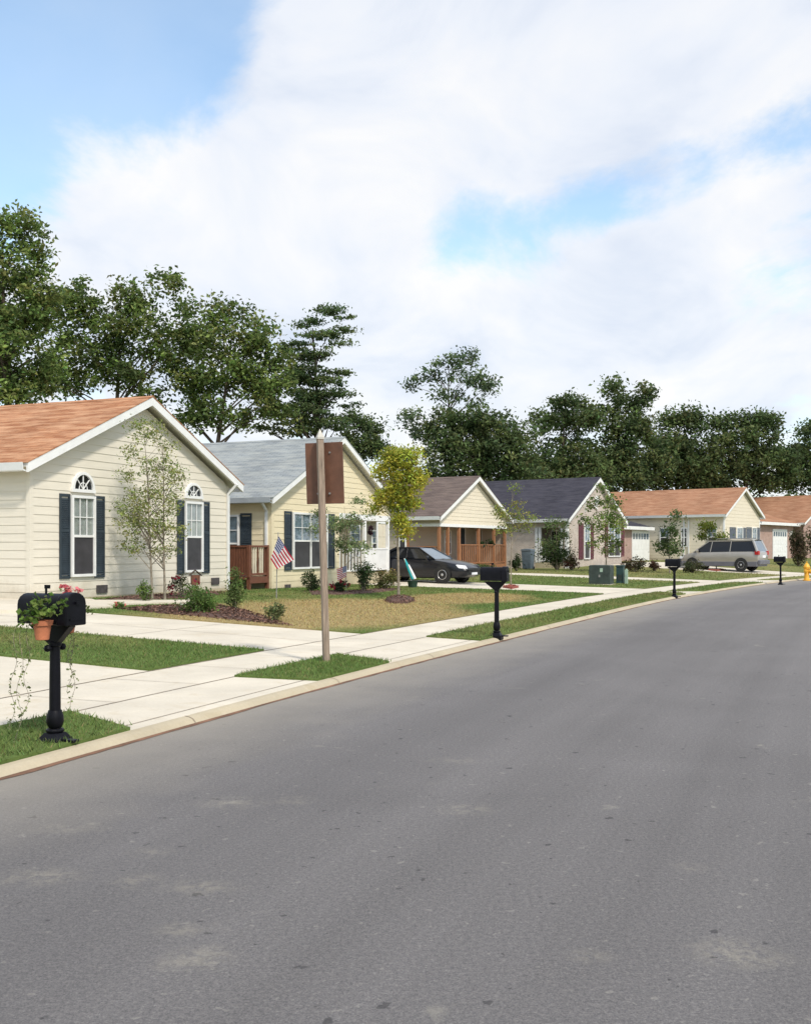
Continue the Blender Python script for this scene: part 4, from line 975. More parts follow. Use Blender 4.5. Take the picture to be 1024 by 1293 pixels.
# ------------------------------------------------------------------ sign on its post
p = G(413, 836, .02)
root = empty('sign_post', p, 0, 'weathered wooden post carrying a brown sign board seen from behind', 'sign')
ang = R(-23)
top = at(404, 546, p.y)-p; base = Vector((0, 0, -.3))
def sq(w, q0, q1):
    m = MB(); ca, sa = math.cos(R(22)), math.sin(R(22)); vs = []
    for q in (q0, q1):
        for i, j in ((-1,-1),(1,-1),(1,1),(-1,1)): vs.append((q[0]+(i*ca-j*sa)*w, q[1]+(i*sa+j*ca)*w, q[2]))
    return m.add(vs, [(0,3,2,1),(4,5,6,7),(0,1,5,4),(1,2,6,5),(2,3,7,6),(3,0,4,7)])
d = (top-base)
sq(.042, base, base+d*.972).build('post', 'post', root, bevel=.008)
q = base+d*.972; m = MB(); ca, sa = math.cos(R(22)), math.sin(R(22))
vs = [(q.x+(i*ca-j*sa)*.048, q.y+(i*sa+j*ca)*.048, q.z+dz) for dz in (0.001, .03) for i, j in ((-1,-1),(1,-1),(1,1),(-1,1))]+[(top.x, top.y, top.z+.05)]
m.add(vs, [(0,3,2,1),(0,1,5,4),(1,2,6,5),(2,3,7,6),(3,0,4,7),(4,5,8),(5,6,8),(6,7,8),(7,4,8)]); m.build('cap', 'postcap', root)
zc_, zl, zr_ = (at(409, 597, p.y)-p), None, None
hw = .285; hh = .42
m = MB(lambda a, b, c: (zc_.x+.005+a*math.cos(ang)-b*math.sin(ang)+ (c)*-.03, zc_.y+.085+a*math.sin(ang)+b*math.cos(ang), zc_.z+c))
m.box(-hw, hw, -.012, .012, -hh, hh); sb = m.build('sign_board', 'signback', root, bevel=.004)
m = MB(lambda a, b, c: (zc_.x+a*math.cos(ang)-b*math.sin(ang), zc_.y+.075+a*math.sin(ang)+b*math.cos(ang), zc_.z+c))
for z in (-.28, .28): m.lathe([(.014, -.018), (.014, -.006), (.0, -.004)], (.09, 0, z), 8, axis='y'); m.lathe([(.014, -.018), (.014, -.006), (.0, -.004)], (-.09, 0, z), 8, axis='y')
m.build('bolt', 'pole', sb)

# ------------------------------------------------------------------ flags
def cloth(name, P, nu, nv, ripple, mat, parent):
    A, B, C, D = [Vector(q) for q in P]                # hoist top, fly top, fly bottom, hoist bottom
    vs, fs, uv = [], [], []
    for j in range(nv+1):
        for i in range(nu+1):
            u, v = i/nu, j/nv; q = A*(1-u)*(1-v)+B*u*(1-v)+C*u*v+D*(1-u)*v
            q = q+Vector((0, ripple*math.sin(u*9+v*2.5)*u, ripple*.4*math.sin(u*7)*u)); vs.append(tuple(q)); uv.append((u, 1-v))
    for j in range(nv):
        for i in range(nu): a = j*(nu+1)+i; fs.append((a, a+1, a+nu+2, a+nu+1))
    me = bpy.data.meshes.new(name); me.from_pydata(vs, [], fs); l = me.uv_layers.new(name='UVMap')
    for lp in me.loops: l.data[lp.index].uv = uv[lp.vertex_index]
    me.materials.append(M[mat]); me.shade_smooth(); o = bpy.data.objects.new(name, me); COL.objects.link(o); o.parent = parent; return o
p = G(349, 757); root = empty('flagpole', p, 0, 'thin lawn flagpole with a drooping american flag by the wooden deck', 'flag')
tp = at(351.5, 674, p.y)-p
m = MB(); m.tube([(0, 0, -.2), (tp.x*.4, 0, tp.z*.5), tuple(tp)], [.014, .012, .010], 8); m.lathe([(0, 0), (.02, .01), (.02, .03), (0, .04)], tuple(tp), 8); m.build('pole', 'pole', root)
q = lambda x, y, dy=0: at(x, y, p.y)-p+Vector((0, dy, 0))
cloth('flag', [q(352, 677, -.02), q(372, 707, -.12), q(351, 719, -.1), q(342, 706, -.02)], 24, 14, .035, 'flag', root)
p = G(437, 751); root = empty('small_flag', p, 0, 'tiny faded american flag on a stick among the shrubs of the yellow house', 'flag')
m = MB(); m.tube([(0, 0, -.1), (0.02, 0, .9)], .006, 6); m.build('stick', 'pole', root)
cloth('flag', [(.02, 0, .88), (-.28, -.06, .78), (-.25, -.05, .42), (.01, 0, .55)], 14, 8, .03, 'flag', root)

# ------------------------------------------------------------------ utility boxes and hydrant
p = G(759, 738.5); z = lambda py: (p.y*(738.5-py)/F)
root = empty('transformer_box', p, R(-24), 'squat dark green utility transformer box on the lawn of the brick house', 'utility box')
w, h = 27/F*p.y, z(713.5)
m = MB(); m.prism([(-w*.5, 0), (w*.5, 0), (w*.5, h*.96), (w*.46, h), (-w*.46, h), (-w*.5, h*.96)], -.34, .34); b = m.build('cabinet', 'utility', root, bevel=.012)
MB().box(-w*.56, w*.56, -.42, .42, -.2, .04).build('pad', 'concrete', root)
m = MB(); m.box(-w*.47, w*.47, -.352, -.342, h*.08, h*.86); l = m.build('door', 'utility', root, bevel=.004)
MB().box(w*.02, w*.16, -.362, -.353, h*.66, h*.85).build('notice_plate', 'palegreen', l)
MB().box(-.03, .03, -.37, -.353, h*.4, h*.52).build('latch', 'pole', l)
p = G(783, 737.5); h = 24/F*p.y
root = empty('cable_pedestal', p, R(-24), 'slim dark green cable pedestal beside the transformer box', 'utility box')
w = 9/F*p.y; m = MB(); m.box(-w/2, w/2, -.14, .14, -.1, h*.9); m.build('body', 'utility2', root, bevel=.01); m = MB(); m.box(-w*.56, w*.56, -.16, .16, h*.9+.001, h); m.build('cap', 'utility2', root, bevel=.015); m = MB(); m.box(-w*.3, w*.3, -.15, -.142, h*.2, h*.5); m.build('cover_plate', 'utility', root)
p = G(790.5, 738); root = empty('marker_post', p, R(-24), 'short pale green marker post beside the cable pedestal', 'marker post')
m = MB(); m.box(-.06, .06, -.05, .05, -.1, .58); m.build('post', 'palegreen', root, bevel=.01); m = MB(); m.prism([(-.065, .581), (.065, .581), (.0, .66)], -.055, .055); m.build('cap', 'palegreen', root)
p = G(1018, 732.5, .03); root = empty('fire_hydrant', p, face_road(p), 'yellow fire hydrant on the grass verge at the right edge', 'fire hydrant')
k = 23.5/F*p.y/.86
m = MB(); m.lathe([(r*k, z*k) for r, z in ((.17,-.1),(.17,.02),(.125,.03),(.115,.10),(.11,.11),(.105,.52),(.15,.53),(.15,.57),(.12,.58))], n=18); m.build('barrel', 'hydrant', root, True)
m = MB(); m.lathe([(r*k, z*k) for r, z in ((.155,.582),(.155,.61),(.125,.66),(.085,.74),(.05,.78),(.03,.79),(.03,.86),(.0,.861))], n=18); m.build('bonnet', 'hydrant', root, True)
for s in (-1, 1):
    m = MB(); m.lathe([(.07*k, s*.10*k), (.07*k, s*.17*k), (.085*k, s*.171*k), (.085*k, s*.21*k), (.03*k, s*.22*k), (.0, s*.25*k)], (0, 0, .42*k), 12, axis='y'); m.build('outlet', 'hydrant', root, True)
m = MB(); m.lathe([(.09*k, .1*k), (.09*k, .17*k), (.11*k, .171*k), (.11*k, .22*k), (.03*k, .23*k), (.0, .26*k)], (0, 0, .40*k), 12, axis='x'); m.build('steamer_outlet', 'hydrant', root, True)

# ------------------------------------------------------------------ cars
def loft(st, prof, mat, name, parent):                # st: (x, dict) rings
    m = MB(); n = None; vs = []; fs = []
    for (x, ring) in st:
        full = [(y, z) for y, z in ring]+[(-y, z) for y, z in reversed(ring)]; n = len(full)
        vs += [(x, y, z) for y, z in full]
    for i in range(len(st)-1):
        for k in range(n): fs.append((i*n+k, i*n+(k+1) % n, (i+1)*n+(k+1) % n, (i+1)*n+k))
    fs += [tuple(range(n)), tuple((len(st)-1)*n+k for k in reversed(range(n)))]
    m.add(vs, fs); o = m.build(name, mat, parent, True)
    return o
def ring(w, zb, zt_, zm=None, tum=.94): 
    zm = zm or (zb+zt_)*.55
    return [(w*.72, zb), (w*.93, zb+.05), (w, zb+.20), (w, zm), (w*.985, zt_-.14), (w*tum, zt_-.03), (w*(tum-.10), zt_), (.02, zt_+.025)]
def wheel(root, x, y, r, sgn):
    t = MB(); t.lathe([(r*.62, -.10), (r*.9, -.11), (r, -.075), (r, .075), (r*.9, .11), (r*.62, .10)], (x, y, r), 26, axis='y'); o = t.build('wheel', 'tyre', root, True)
    m = MB(); s = sgn; m.lathe([(r*.64, s*.06), (r*.64, s*.095), (r*.56, s*.105), (r*.50, s*.085), (r*.2, s*.09), (r*.12, s*.11), (0, s*.112)], (x, y, r), 20, axis='y'); ro = m.build('rim', 'rim', o, True)
    a = MB(); k = 18; out = [(x+(r+.07)*math.cos(2*math.pi*i/k), r+.01+(r+.07)*math.sin(2*math.pi*i/k)) for i in range(k)]
    return o
def arch_dark(root, x, y, r, sgn, top):
    m = MB(); m.lathe([(r+.055, sgn*0.0), (r+.055, sgn*.012), (0, sgn*.012)], (x, y, r), 26, axis='y'); return m.build('wheel_arch', 'tyre', root, True)
def sedan(label, loc, ang):
    root = empty('parked_car', loc, ang, label, 'car')
    W = .89
    st = [(-2.36, ring(.70, .38, .70)), (-2.30, ring(.80, .27, .92)), (-2.0, ring(.86, .23, 1.00)), (-1.5, ring(W, .20, 1.00)), (-.6, ring(W, .18, .97)), (.4, ring(W, .18, .95)),
          (.95, ring(W, .18, .95)), (1.5, ring(.885, .19, .87)), (2.0, ring(.84, .20, .77)), (2.28, ring(.76, .24, .66)), (2.40, ring(.66, .32, .58))]
    b = loft(st, None, 'navy_car', 'body', root)
    def cab(off, mat, name, sel):
        bw, tw = .80, .57
        A, B, C, D = (1.02, .955), (.20, 1.40), (-.80, 1.42), (-1.70, 1.0)
        L = [(A[0], bw, A[1]), (B[0], tw, B[1]), (C[0], tw, C[1]), (D[0], bw, D[1])]; Rr = [(x, -y, z) for x, y, z in L]
        m = MB(); vs = L+Rr
        F_ = {'wind': [(0, 1, 5, 4)], 'roof': [(1, 2, 6, 5)], 'rear': [(2, 3, 7, 6)], 'side': [(0, 3, 2, 1), (4, 5, 6, 7)]}
        m.add(vs, F_[sel]); return m.build(name, mat, root, recalc=False)
    cab(0, 'winds', 'windscreen', 'wind'); cab(0, 'carglass', 'side_window', 'side'); cab(0, 'winds', 'rear_window', 'rear')
    m = MB(); m.add([(.24, .58, 1.385), (-.30, .585, 1.43), (-.84, .58, 1.405), (.24, -.58, 1.385), (-.30, -.585, 1.43), (-.84, -.58, 1.405), (.2, 0, 1.42), (-.3, 0, 1.46), (-.82, 0, 1.44)], [(0, 1, 7, 6), (1, 2, 8, 7), (6, 7, 4, 3), (7, 8, 5, 4)])
    for s in (-1, 1):
        m.bar((1.02, s*.805, .95), (.20, s*.575, 1.40), .05, .05, (0, 1, 0)); m.bar((-1.70, s*.805, .99), (-.80, s*.575, 1.42), .07, .16, (0, 1, 0)); m.bar((-.28, s*.81, .95), (-.32, s*.575, 1.42), .035, .07, (0, 1, 0)); m.bar((.24, s*.58, 1.40), (-.84, s*.58, 1.42), .05, .05)
    m.build('roof', 'navy_car', root, recalc=False)
    for x in (1.42, -1.38):
        for s in (-1, 1): arch_dark(root, x, s*.885, .33, s, 1); wheel(root, x, s*.80, .33, s)
    for s in (-1, 1):
        m = MB(); m.add([(2.20, s*.80, .60), (2.36, s*.60, .58), (2.26, s*.60, .70), (2.03, s*.80, .735), (2.0, s*.845, .72), (2.12, s*.845, .61)], [(0, 1, 2, 3, 4, 5)]); m.add([(2.23, s*.815, .59), (2.41, s*.60, .57), (2.31, s*.60, .70), (2.06, s*.815, .735), (2.02, s*.86, .715), (2.14, s*.862, .60)], [(0, 1, 2, 3, 4, 5), (5, 4, 3, 2, 1, 0)]); m.build('headlight', 'lamp', root, recalc=False)
        m = MB(); m.lathe([(0, -.07), (.08, -.05), (.09, .04), (.0, .06)], (.78, s*.96, 1.0), 10, axis='x'); m.build('wing_mirror', 'navy_car', root, True)
        MB().box(-.05, .08, s*.895-.01, s*.895+.012, .78, .80).build('door_handle', 'navy_car', root)
    m = MB(); m.bar((2.40, -.5, .42), (2.40, .5, .42), .03, .16); m.build('grille', 'tyre', root)
    m = MB(); m.box(2.385, 2.43, -.25, .25, .33, .42); m.build('number_plate', 'whitecloth', root)
    return root
u = (.87, -.49); a = math.atan2(u[1], u[0]); fw = onground(559.5, 41.2)
cz = .19; loc = Vector((fw.x-1.42*u[0]-.80*(u[1])*1, fw.y-1.42*u[1]+.80*u[0], 0)); loc.z = zt(loc.x, loc.y)+.0
sedan('dark navy sedan parked on the drive before the wooden porch', loc, a)
def minivan(label, loc, ang):
    root = empty('parked_minivan', loc, ang, label, 'minivan'); W = .95
    st = [(-2.48, ring(.80, .45, 1.02)), (-2.42, ring(.90, .36, 1.08)), (-2.1, ring(W, .34, 1.10)), (-1, ring(W, .33, 1.09)), (.6, ring(W, .33, 1.06)), (1.3, ring(W, .33, 1.05)), (1.75, ring(.93, .33, .98)), (2.2, ring(.86, .34, .85)), (2.42, ring(.74, .38, .68)), (2.5, ring(.62, .44, .60))]
    loft(st, None, 'silver_car', 'body', root)
    m = MB(); m.box(-2.40, 2.28, -W-.012, W+.012, .24, .52); m.build('lower_cladding', 'cladding', root, bevel=.03)
    L = [(1.5, .86, 1.03), (.55, .70, 1.68), (-2.12, .70, 1.72), (-2.44, .86, 1.05)]; Rr = [(x, -y, z) for x, y, z in L]
    for nm, mt, f in (('windscreen', 'winds', [(0, 1, 5, 4)]), ('side_window', 'carglass', [(0, 3, 2, 1), (4, 5, 6, 7)]), ('rear_window', 'winds', [(2, 3, 7, 6)])):
        m = MB(); m.add(L+Rr, f); m.build(nm, mt, root, recalc=False)
    m = MB(); m.add([(.60, .71, 1.66), (-.6, .71, 1.745), (-2.16, .71, 1.71), (.60, -.71, 1.66), (-.6, -.71, 1.745), (-2.16, -.71, 1.71), (.5, 0, 1.71), (-.6, 0, 1.79), (-2.2, 0, 1.75)], [(0, 1, 7, 6), (1, 2, 8, 7), (6, 7, 4, 3), (7, 8, 5, 4)])
    for s in (-1, 1):
        m.bar((1.5, s*.865, 1.03), (.55, s*.705, 1.68), .05, .07, (0, 1, 0)); m.bar((-2.40, s*.865, 1.06), (-2.10, s*.705, 1.72), .07, .26, (0, 1, 0)); m.bar((.45, s*.868, 1.05), (.35, s*.705, 1.68), .04, .06, (0, 1, 0)); m.bar((-.75, s*.868, 1.06), (-.8, s*.705, 1.70), .04, .06, (0, 1, 0)); m.bar((.58, s*.71, 1.67), (-2.14, s*.71, 1.71), .07, .07)
    m.build('roof', 'silver_car', root, recalc=False)
    for s in (-1, 1):
        m = MB(); m.tube([(.2, s*.56, 1.73), (.1, s*.56, 1.80), (-1.8, s*.56, 1.82), (-1.95, s*.56, 1.75)], .022, 6); m.build('roof_rail', 'silver_car', root, True)
        m = MB(); m.box(-2.50, -2.25, s*.80-.09, s*.80+.165 if s > 0 else s*.80+.09, .90, 1.12) if s > 0 else m.box(-2.50, -2.25, -.965, -.71, .90, 1.12); m.build('tail_light', 'red', root, bevel=.02)
        m = MB(); m.lathe([(0, -.08), (.09, -.05), (.11, .04), (.0, .06)], (1.2, s*1.04, 1.12), 10, axis='x'); m.build('wing_mirror', 'silver_car', root, True)
        m = MB(); m.box(2.16, 2.40, s*.78-.06, s*.78+.06, .66, .80); m.build('headlight', 'lamp', root, bevel=.02)
    for x in (1.55, -1.45):
        for s in (-1, 1): arch_dark(root, x, s*.965, .34, s, 1); wheel(root, x, s*.875, .34, s)
    m = MB(); m.box(-2.58, -2.40, -.9, .9, .36, .60); m.build('rear_bumper', 'cladding', root, bevel=.04)
    m = MB(); m.box(-2.522, -2.48, -.26, .26, .74, .86); m.build('number_plate', 'whitecloth', root)
    return root
u = (-.80, .60); a = math.atan2(u[1], u[0]); V0 = Vector((19.35, 62.9, 0)); V0.z = zt(V0.x, V0.y)
vn = minivan('silver minivan with roof rails and grey lower body parked on a drive', V0, a); vn.scale = (1, 1, 1.06)

# ------------------------------------------------------------------ small things by the houses
p = G(521, 743); root = empty('patio_parasol', p, 0, 'closed teal and white parasol leaning in a dark planter by the drive', 'parasol')
m = MB(); m.lathe([(.13, -.05), (.15, .02), (.19, .26), (.2, .28), (.17, .28), (.15, .22), (0, .22)], n=16); m.build('planter', 'green_pot', root, True)
q = lambda x, y: at(x, y, p.y)-p
m = MB(); m.tube([(0, 0, .15), tuple(q(510.5, 705))], .018, 8); m.build('pole', 'white', root)
m = MB(); t = [q(522, 731), q(518, 722), q(514, 713), q(511.5, 706)]; m.tube([tuple(k) for k in t], [.09, .075, .05, .018], 10, 0)
m.build('canopy', 'teal', root, True)
m = MB(); m.tube([tuple(k+Vector((.05, -.04, 0))) for k in t[:3]], [.06, .05, .03], 8); m.build('valance', 'whitecloth', root, True)
p = onground(247, 27.6); root = empty('bird_house', p, R(20), 'small brown wooden bird house on a stake among the roses', 'bird house')
k = 27.6/F; hb = (757-741)*k
m = MB(); m.box(-.02, .02, -.02, .02, -.2, hb); m.build('stake', 'redwood', root); m = MB(); m.box(-.11, .11, -.1, .1, hb, hb+.26); m.build('box', 'redwood', root); m = MB(); m.prism([(-.16, hb+.24), (0, hb+.38), (.16, hb+.24), (.16, hb+.262), (0, hb+.402), (-.16, hb+.262)], -.14, .14); m.build('roof', 'bark', root)
m = MB(); m.lathe([(.03, -.105), (.03, -.101), (0, -.1005)], (0, 0, hb+.15), 10, axis='y'); m.build('entrance', 'room', root)
def bin_(label, px, Y, w, h):
    p = onground(px, Y); root = empty('wheelie_bin', p, R(-30), label, 'bin')
    m = MB(); m.add([(-w*.42, -w*.42, .06), (w*.42, -w*.42, .06), (w*.42, w*.42, .06), (-w*.42, w*.42, .06), (-w*.5, -w*.5, h*.9), (w*.5, -w*.5, h*.9), (w*.5, w*.5, h*.9), (-w*.5, w*.5, h*.9)], [(0,3,2,1),(4,5,6,7),(0,1,5,4),(1,2,6,5),(2,3,7,6),(3,0,4,7)]); m.build('body', 'bin', root, bevel=.02)
    m = MB(); m.prism([(-w*.54, h*.905), (w*.54, h*.905), (w*.5, h*.97), (0, h), (-w*.5, h*.97)], -w*.55, w*.55); m.build('lid', 'bin', root, bevel=.01)
    for s in (-1, 1): m = MB(); m.lathe([(.1, -.03), (.1, .03), (0, .031)], (s*w*.4, w*.45, .1), 12, axis='x'); m.build('wheel', 'tyre', root, True)
bin_('blue grey bin standing between the taupe house and the brick house', 666.5, 61.5, .62, 1.25)
for (px, py, lab, sd_) in ((608.5, 688, 'left hanging basket of dark leaves under the wooden porch', 1), (621, 687, 'right hanging basket of dark leaves under the wooden porch', 2)):
    rg = np.random.default_rng(sd_); Yb = H3.C.y+H3.u[1]*H3.a(px)+.4; p = at(px, py, Yb); root = empty('hanging_basket', p, 0, lab, 'basket', 'hanging baskets of the porch')
    crown_mesh('foliage', [((rg.normal(0, .12), rg.normal(0, .12), rg.normal(.05, .08)), (.14, .14, .12), 22) for _ in range(9)], .10, [(.03, .06, .03), (.05, .08, .03)], root, rg)
    m = MB(); m.lathe([(.06, -.2), (.14, -.12), (.2, .0), (.17, .0), (0, -.02)], n=12); 
    m.build('basket', 'green_pot', root, True)
    zb = H3.z0+2.5-p.z; m = MB(); m.tube([(0, 0, -.02), (0, 0, zb)], .006, 5); m.build('chain', 'pole', root)
# ------------------------------------------------------------------ trees
GREEN = [(0.143, 0.206, 0.06), (0.196, 0.269, 0.075), (0.111, 0.159, 0.054), (0.222, 0.253, 0.079)]
DGREEN = [(0.086, 0.132, 0.05), (0.119, 0.167, 0.061), (0.148, 0.182, 0.069), (0.1, 0.141, 0.062)]  # leaf colours shifted towards blue, standing in for haze over distant trees
PINE = [(0.086, 0.136, 0.06), (0.115, 0.169, 0.068), (0.147, 0.191, 0.073)]
BLUEG = [(0.127, 0.187, 0.091), (0.166, 0.223, 0.102), (0.112, 0.155, 0.091)]
def bt(label, px, Y, lobes, seed, pal=GREEN, r=.22, clump=.75, dens=1.5, leafn=60, leaf=.24, grow=1, **k):
    return tree('tree', label, onground(px, Y), [(a, b_, c*(1+.12*grow)+3*grow, d*(1+.12*grow)+3*grow) for a, b_, c, d in lobes], Y, r, clump*.95, dens*2.5, leafn*1.5, leaf, pal, seed, group='tall trees behind the houses', **k)
bt('tallest broad tree at the left edge behind the orange roof', 18, 50, [(22,287,36,22),(45,318,22,12),(5,345,52,38),(48,350,18,10),(50,385,30,26),(8,430,58,48),(5,492,62,30),(58,470,26,22),(-40,420,50,80)], 1, r=.30, dens=1.9)
bt('rounded tree with sky gaps behind the peak of the orange roof', 150, 55, [(80,400,26,36),(78,470,26,26),(105,388,26,26),(100,362,12,8),(165,378,32,20),(205,360,24,16),(212,347,10,7),(234,390,16,12),(180,420,58,26),(118,440,48,26),(150,472,50,20),(215,455,40,24),(92,488,30,14),(190,500,28,14),(240,420,20,24),(236,470,22,20)], 2, dens=1.45)
bt('full green tree between the orange and grey roofs', 268, 57, [(290,402,34,18),(285,386,12,8),(272,438,46,28),(322,432,26,26),(296,478,50,22),(255,500,34,20),(285,528,38,14),(240,525,24,16),(332,500,20,18),(345,455,18,16),(350,520,26,20),(312,460,24,20),(345,480,28,22),(365,450,16,14)], 3, dens=1.6)
bt('tall pine with flat tiers of boughs left of the sign board', 402, 60, [(415,394,30,5),(386,408,26,8),(432,400,16,3),(405,425,38,7),(434,416,14,3),(395,446,46,10),(428,434,18,4),(385,470,48,12),(432,470,14,4),(392,495,48,13),(430,497,18,6),(380,522,56,15),(442,512,18,5),(365,542,50,12),(380,505,44,16),(410,535,40,14),(372,440,26,10),(375,475,34,14),(412,482,36,9)], 4, grow=0, pal=PINE, r=.24, clump=.62, dens=1.65, leafn=54, leaf=.19, flat=.32, limbs=40)
bt('short loose tree right of the sign board top', 458, 62, [(452,528,18,11),(468,540,18,12),(462,562,26,16),(446,555,18,16),(478,566,14,12)], 5, pal=DGREEN, r=.10, clump=.5, dens=1.5, leafn=45, leaf=.2)
bt('tall open tree with a see-through top above the yellow leaved tree', 568, 85, [(595,452,20,15),(567,456,22,12),(537,476,22,13),(515,488,14,8),(585,478,34,13),(614,486,20,11),(572,500,26,7),(520,528,16,13),(535,548,20,12),(600,510,14,7)], 6, grow=.3, pal=BLUEG, r=.22, clump=.8, dens=1.05, leafn=44, leaf=.30, limbs=34)
bt('broad dark tree behind the brown roof', 612, 83, [(605,532,44,20),(562,545,30,26),(640,558,46,32),(585,580,50,28),(645,600,50,24),(560,605,34,22)], 7, pal=DGREEN, r=.22, clump=.95, dens=2.0, leafn=64, leaf=.32)
bt('flat topped tree with sky gaps behind the charcoal roof', 712, 90, [(715,508,30,7),(700,533,32,18),(738,528,22,16),(712,572,42,26),(690,600,44,26),(735,598,40,24)], 8, pal=DGREEN, r=.22, clump=.95, dens=1.8, leafn=62, leaf=.33)
bt('tall two topped tree behind the brick gable', 790, 92, [(773,491,16,8),(815,494,14,12),(797,508,24,9),(760,520,18,11),(792,535,36,17),(765,568,34,24),(808,575,40,32),(780,605,50,22)], 9, pal=DGREEN, r=.24, clump=.95, dens=1.7, leafn=62, leaf=.33)
bt('rounded tree behind the left half of the rust roof', 855, 95, [(848,530,18,7),(872,528,16,8),(856,556,36,26),(840,592,42,30),(885,595,36,28)], 10, pal=DGREEN, r=.22, clump=1.0, dens=2.0, leafn=64, leaf=.34)
bt('dense dark tree behind the right half of the rust roof', 940, 95, [(915,532,20,11),(962,532,24,11),(940,556,46,26),(905,590,38,30),(962,592,42,30),(990,590,16,18)], 11, pal=DGREEN, r=.24, clump=1.0, dens=2.0, leafn=64, leaf=.34)
bt('tree cut by the right edge behind the farthest roof', 1030, 100, [(1026,542,16,14),(1012,572,18,12),(1035,580,34,34),(1005,605,24,18),(1050,610,40,26)], 12, pal=DGREEN, r=.22, clump=1.0, dens=1.8, leafn=62, leaf=.34)
# low wood far behind, one mass
rg = np.random.default_rng(77); cl = []
for i in range(520):
    Y = rg.uniform(112, 135); X = rg.uniform(-75, 95); h = rg.uniform(1, 7.5); cl.append(((X, Y, zt(X, Y)+h), (2.2, 1.6, 1.4), 46))
o = crown_mesh('distant_wood', cl, .55, DGREEN, None, rg); o['kind'] = 'stuff'
# young street trees and garden trees
def yt(label, px, py, lobes, seed, pal, r=.035, clump=.2, dens=1.2, leafn=26, leaf=.08, Y=None, **k):
    b = G(px, py) if Y is None else onground(px, Y)
    return tree('young_tree', label, b, lobes, b.y, r, clump, dens*1.9, leafn*1.5, leaf, pal, seed, cat='tree', bark='greybark', **k)
YEL = [(.44, .43, .06), (.38, .41, .06), (.29, .35, .06), (.48, .44, .07)]
yt('young yellow green leaved tree on the lawn of the yellow house', 503, 757, [(508,577,34,20),(498,597,32,20),(522,605,22,18),(484,630,18,10),(508,636,24,14),(504,620,28,14),(505,655,18,11),(474,641,12,6),(512,670,14,10)], 21, YEL, r=.045, clump=.26, dens=3.4, leafn=58, leaf=.085)
OLV = [(.28, .32, .10), (.34, .35, .13), (.20, .25, .08)]
yt('sparse birch like tree with two stems before the cream house wall', 200, 753.5, [(190,540,22,16),(165,570,16,14),(215,565,16,16),(190,590,28,18),(160,600,14,14),(220,600,16,14),(185,625,30,16),(215,640,22,16),(165,650,18,18),(195,665,32,16),(222,672,20,14),(170,690,20,14),(205,695,26,14),(152,640,8,16),(155,690,8,10),(185,545,30,22),(178,655,36,40),(212,610,24,40)], 22, OLV, r=.032, clump=.17, dens=1.9, leafn=13, leaf=.065, stems=[(-.14, 0, 1.0), (.16, .05, .95)], limbs=46, Y=25.6)
PALE = [(.22, .28, .13), (.30, .34, .18), (.15, .21, .10)]
yt('pale leaved small tree before the window of the yellow house', 437, 747, [(452,632,12,6),(404,648,12,10),(425,662,22,13),(446,658,14,14),(440,688,26,13),(398,668,8,12),(470,650,10,6),(462,690,10,8)], 23, PALE, r=.03, clump=.24, dens=2.6, leafn=24, leaf=.09, Y=36)
yt('thin young tree in red mulch beside the second mailbox', 645, 742, [(650,617,10,8),(640,648,25,11),(662,652,20,11),(640,668,20,10),(655,636,14,8),(625,642,12,6),(668,668,10,7)], 24, [(.26, .28, .07), (.32, .30, .08), (.18, .23, .06)], r=.028, clump=.24, dens=1.7, leafn=18, leaf=.09)
yt('leafy young tree before the pink brick gable', 765, 722, [(765,636,22,16),(754,658,28,16),(778,660,20,16),(765,688,24,16),(760,616,8,6),(745,640,8,6)], 25, [(.17, .24, .06), (.23, .28, .08), (.12, .18, .05)], r=.045, clump=.36, dens=1.4, leafn=30, leaf=.15, Y=57)
yt('narrow dark green young tree left of the silver minivan', 845, 713, [(853,652,6,10),(845,668,14,14),(848,690,16,14),(838,690,10,12)], 26, [(.08, .125, .045), (.11, .15, .055)], r=.04, clump=.36, dens=1.5, leafn=30, leaf=.16, Y=57)
yt('bright green young tree in red mulch in front of the silver minivan', 904, 719.5, [(895,664,16,10),(905,680,15,11),(888,676,9,8)], 27, [(.17, .21, .035), (.12, .17, .035), (.20, .22, .04)], r=.035, clump=.36, dens=1.6, leafn=30, leaf=.16)
yt('loose young tree before the dark porch of the brick house', 703, 721, [(700,662,18,10),(708,680,18,14),(690,690,14,14),(712,660,8,8)], 28, [(.10, .15, .05), (.15, .19, .07), (.08, .115, .045)], r=.035, clump=.36, dens=1.3, leafn=26, leaf=.14, Y=59)
# shrubs
G1 = [(.13, .21, .05), (.18, .26, .07), (.10, .16, .045)]; G2 = [(.045, .075, .028), (.06, .095, .035)]; G3 = [(.16, .16, .05), (.12, .13, .05), (.2, .16, .06)]
shrub('bushy bright green rose shrub in the mulch bed', 248, 777, 60, 38, G1, 31, n=2000, flowers=((.72, .66, .55), 7, .07), leaf=.06)
shrub('tall rose shrub in the mulch bed before the deck', 297, 771, 34, 52, [(.14, .20, .06), (.19, .25, .09), (.10, .15, .045)], 32, n=1300, leaf=.06)
shrub('low rose shrub at the lawn end of the mulch bed', 347, 786, 30, 28, [(.15, .19, .07), (.20, .23, .10)], 33, n=800, leaf=.055, flowers=((.6, .42, .2), 6, .05))
shrub('small green shrub at the foot of the birch like tree', 183, 762, 24, 27, G1, 34, n=550, leaf=.06)
shrub('low plant with a pink flower at the tip of the mulch bed', 153, 770, 18, 10, G1, 35, n=260, leaf=.05, flowers=((.72, .16, .16), 5, .06))
shrub('dark red flowering rose bush below the second arched window', 232, 757, 40, 32, [(.05, .06, .03), (.07, .08, .035)], 36, n=600, leaf=.06, flowers=((.30, .03, .06), 14, .07))
shrub('round dark evergreen shrub under the window of the yellow house', 394, 748, 28, 27, G2, 37, n=900, leaf=.07)
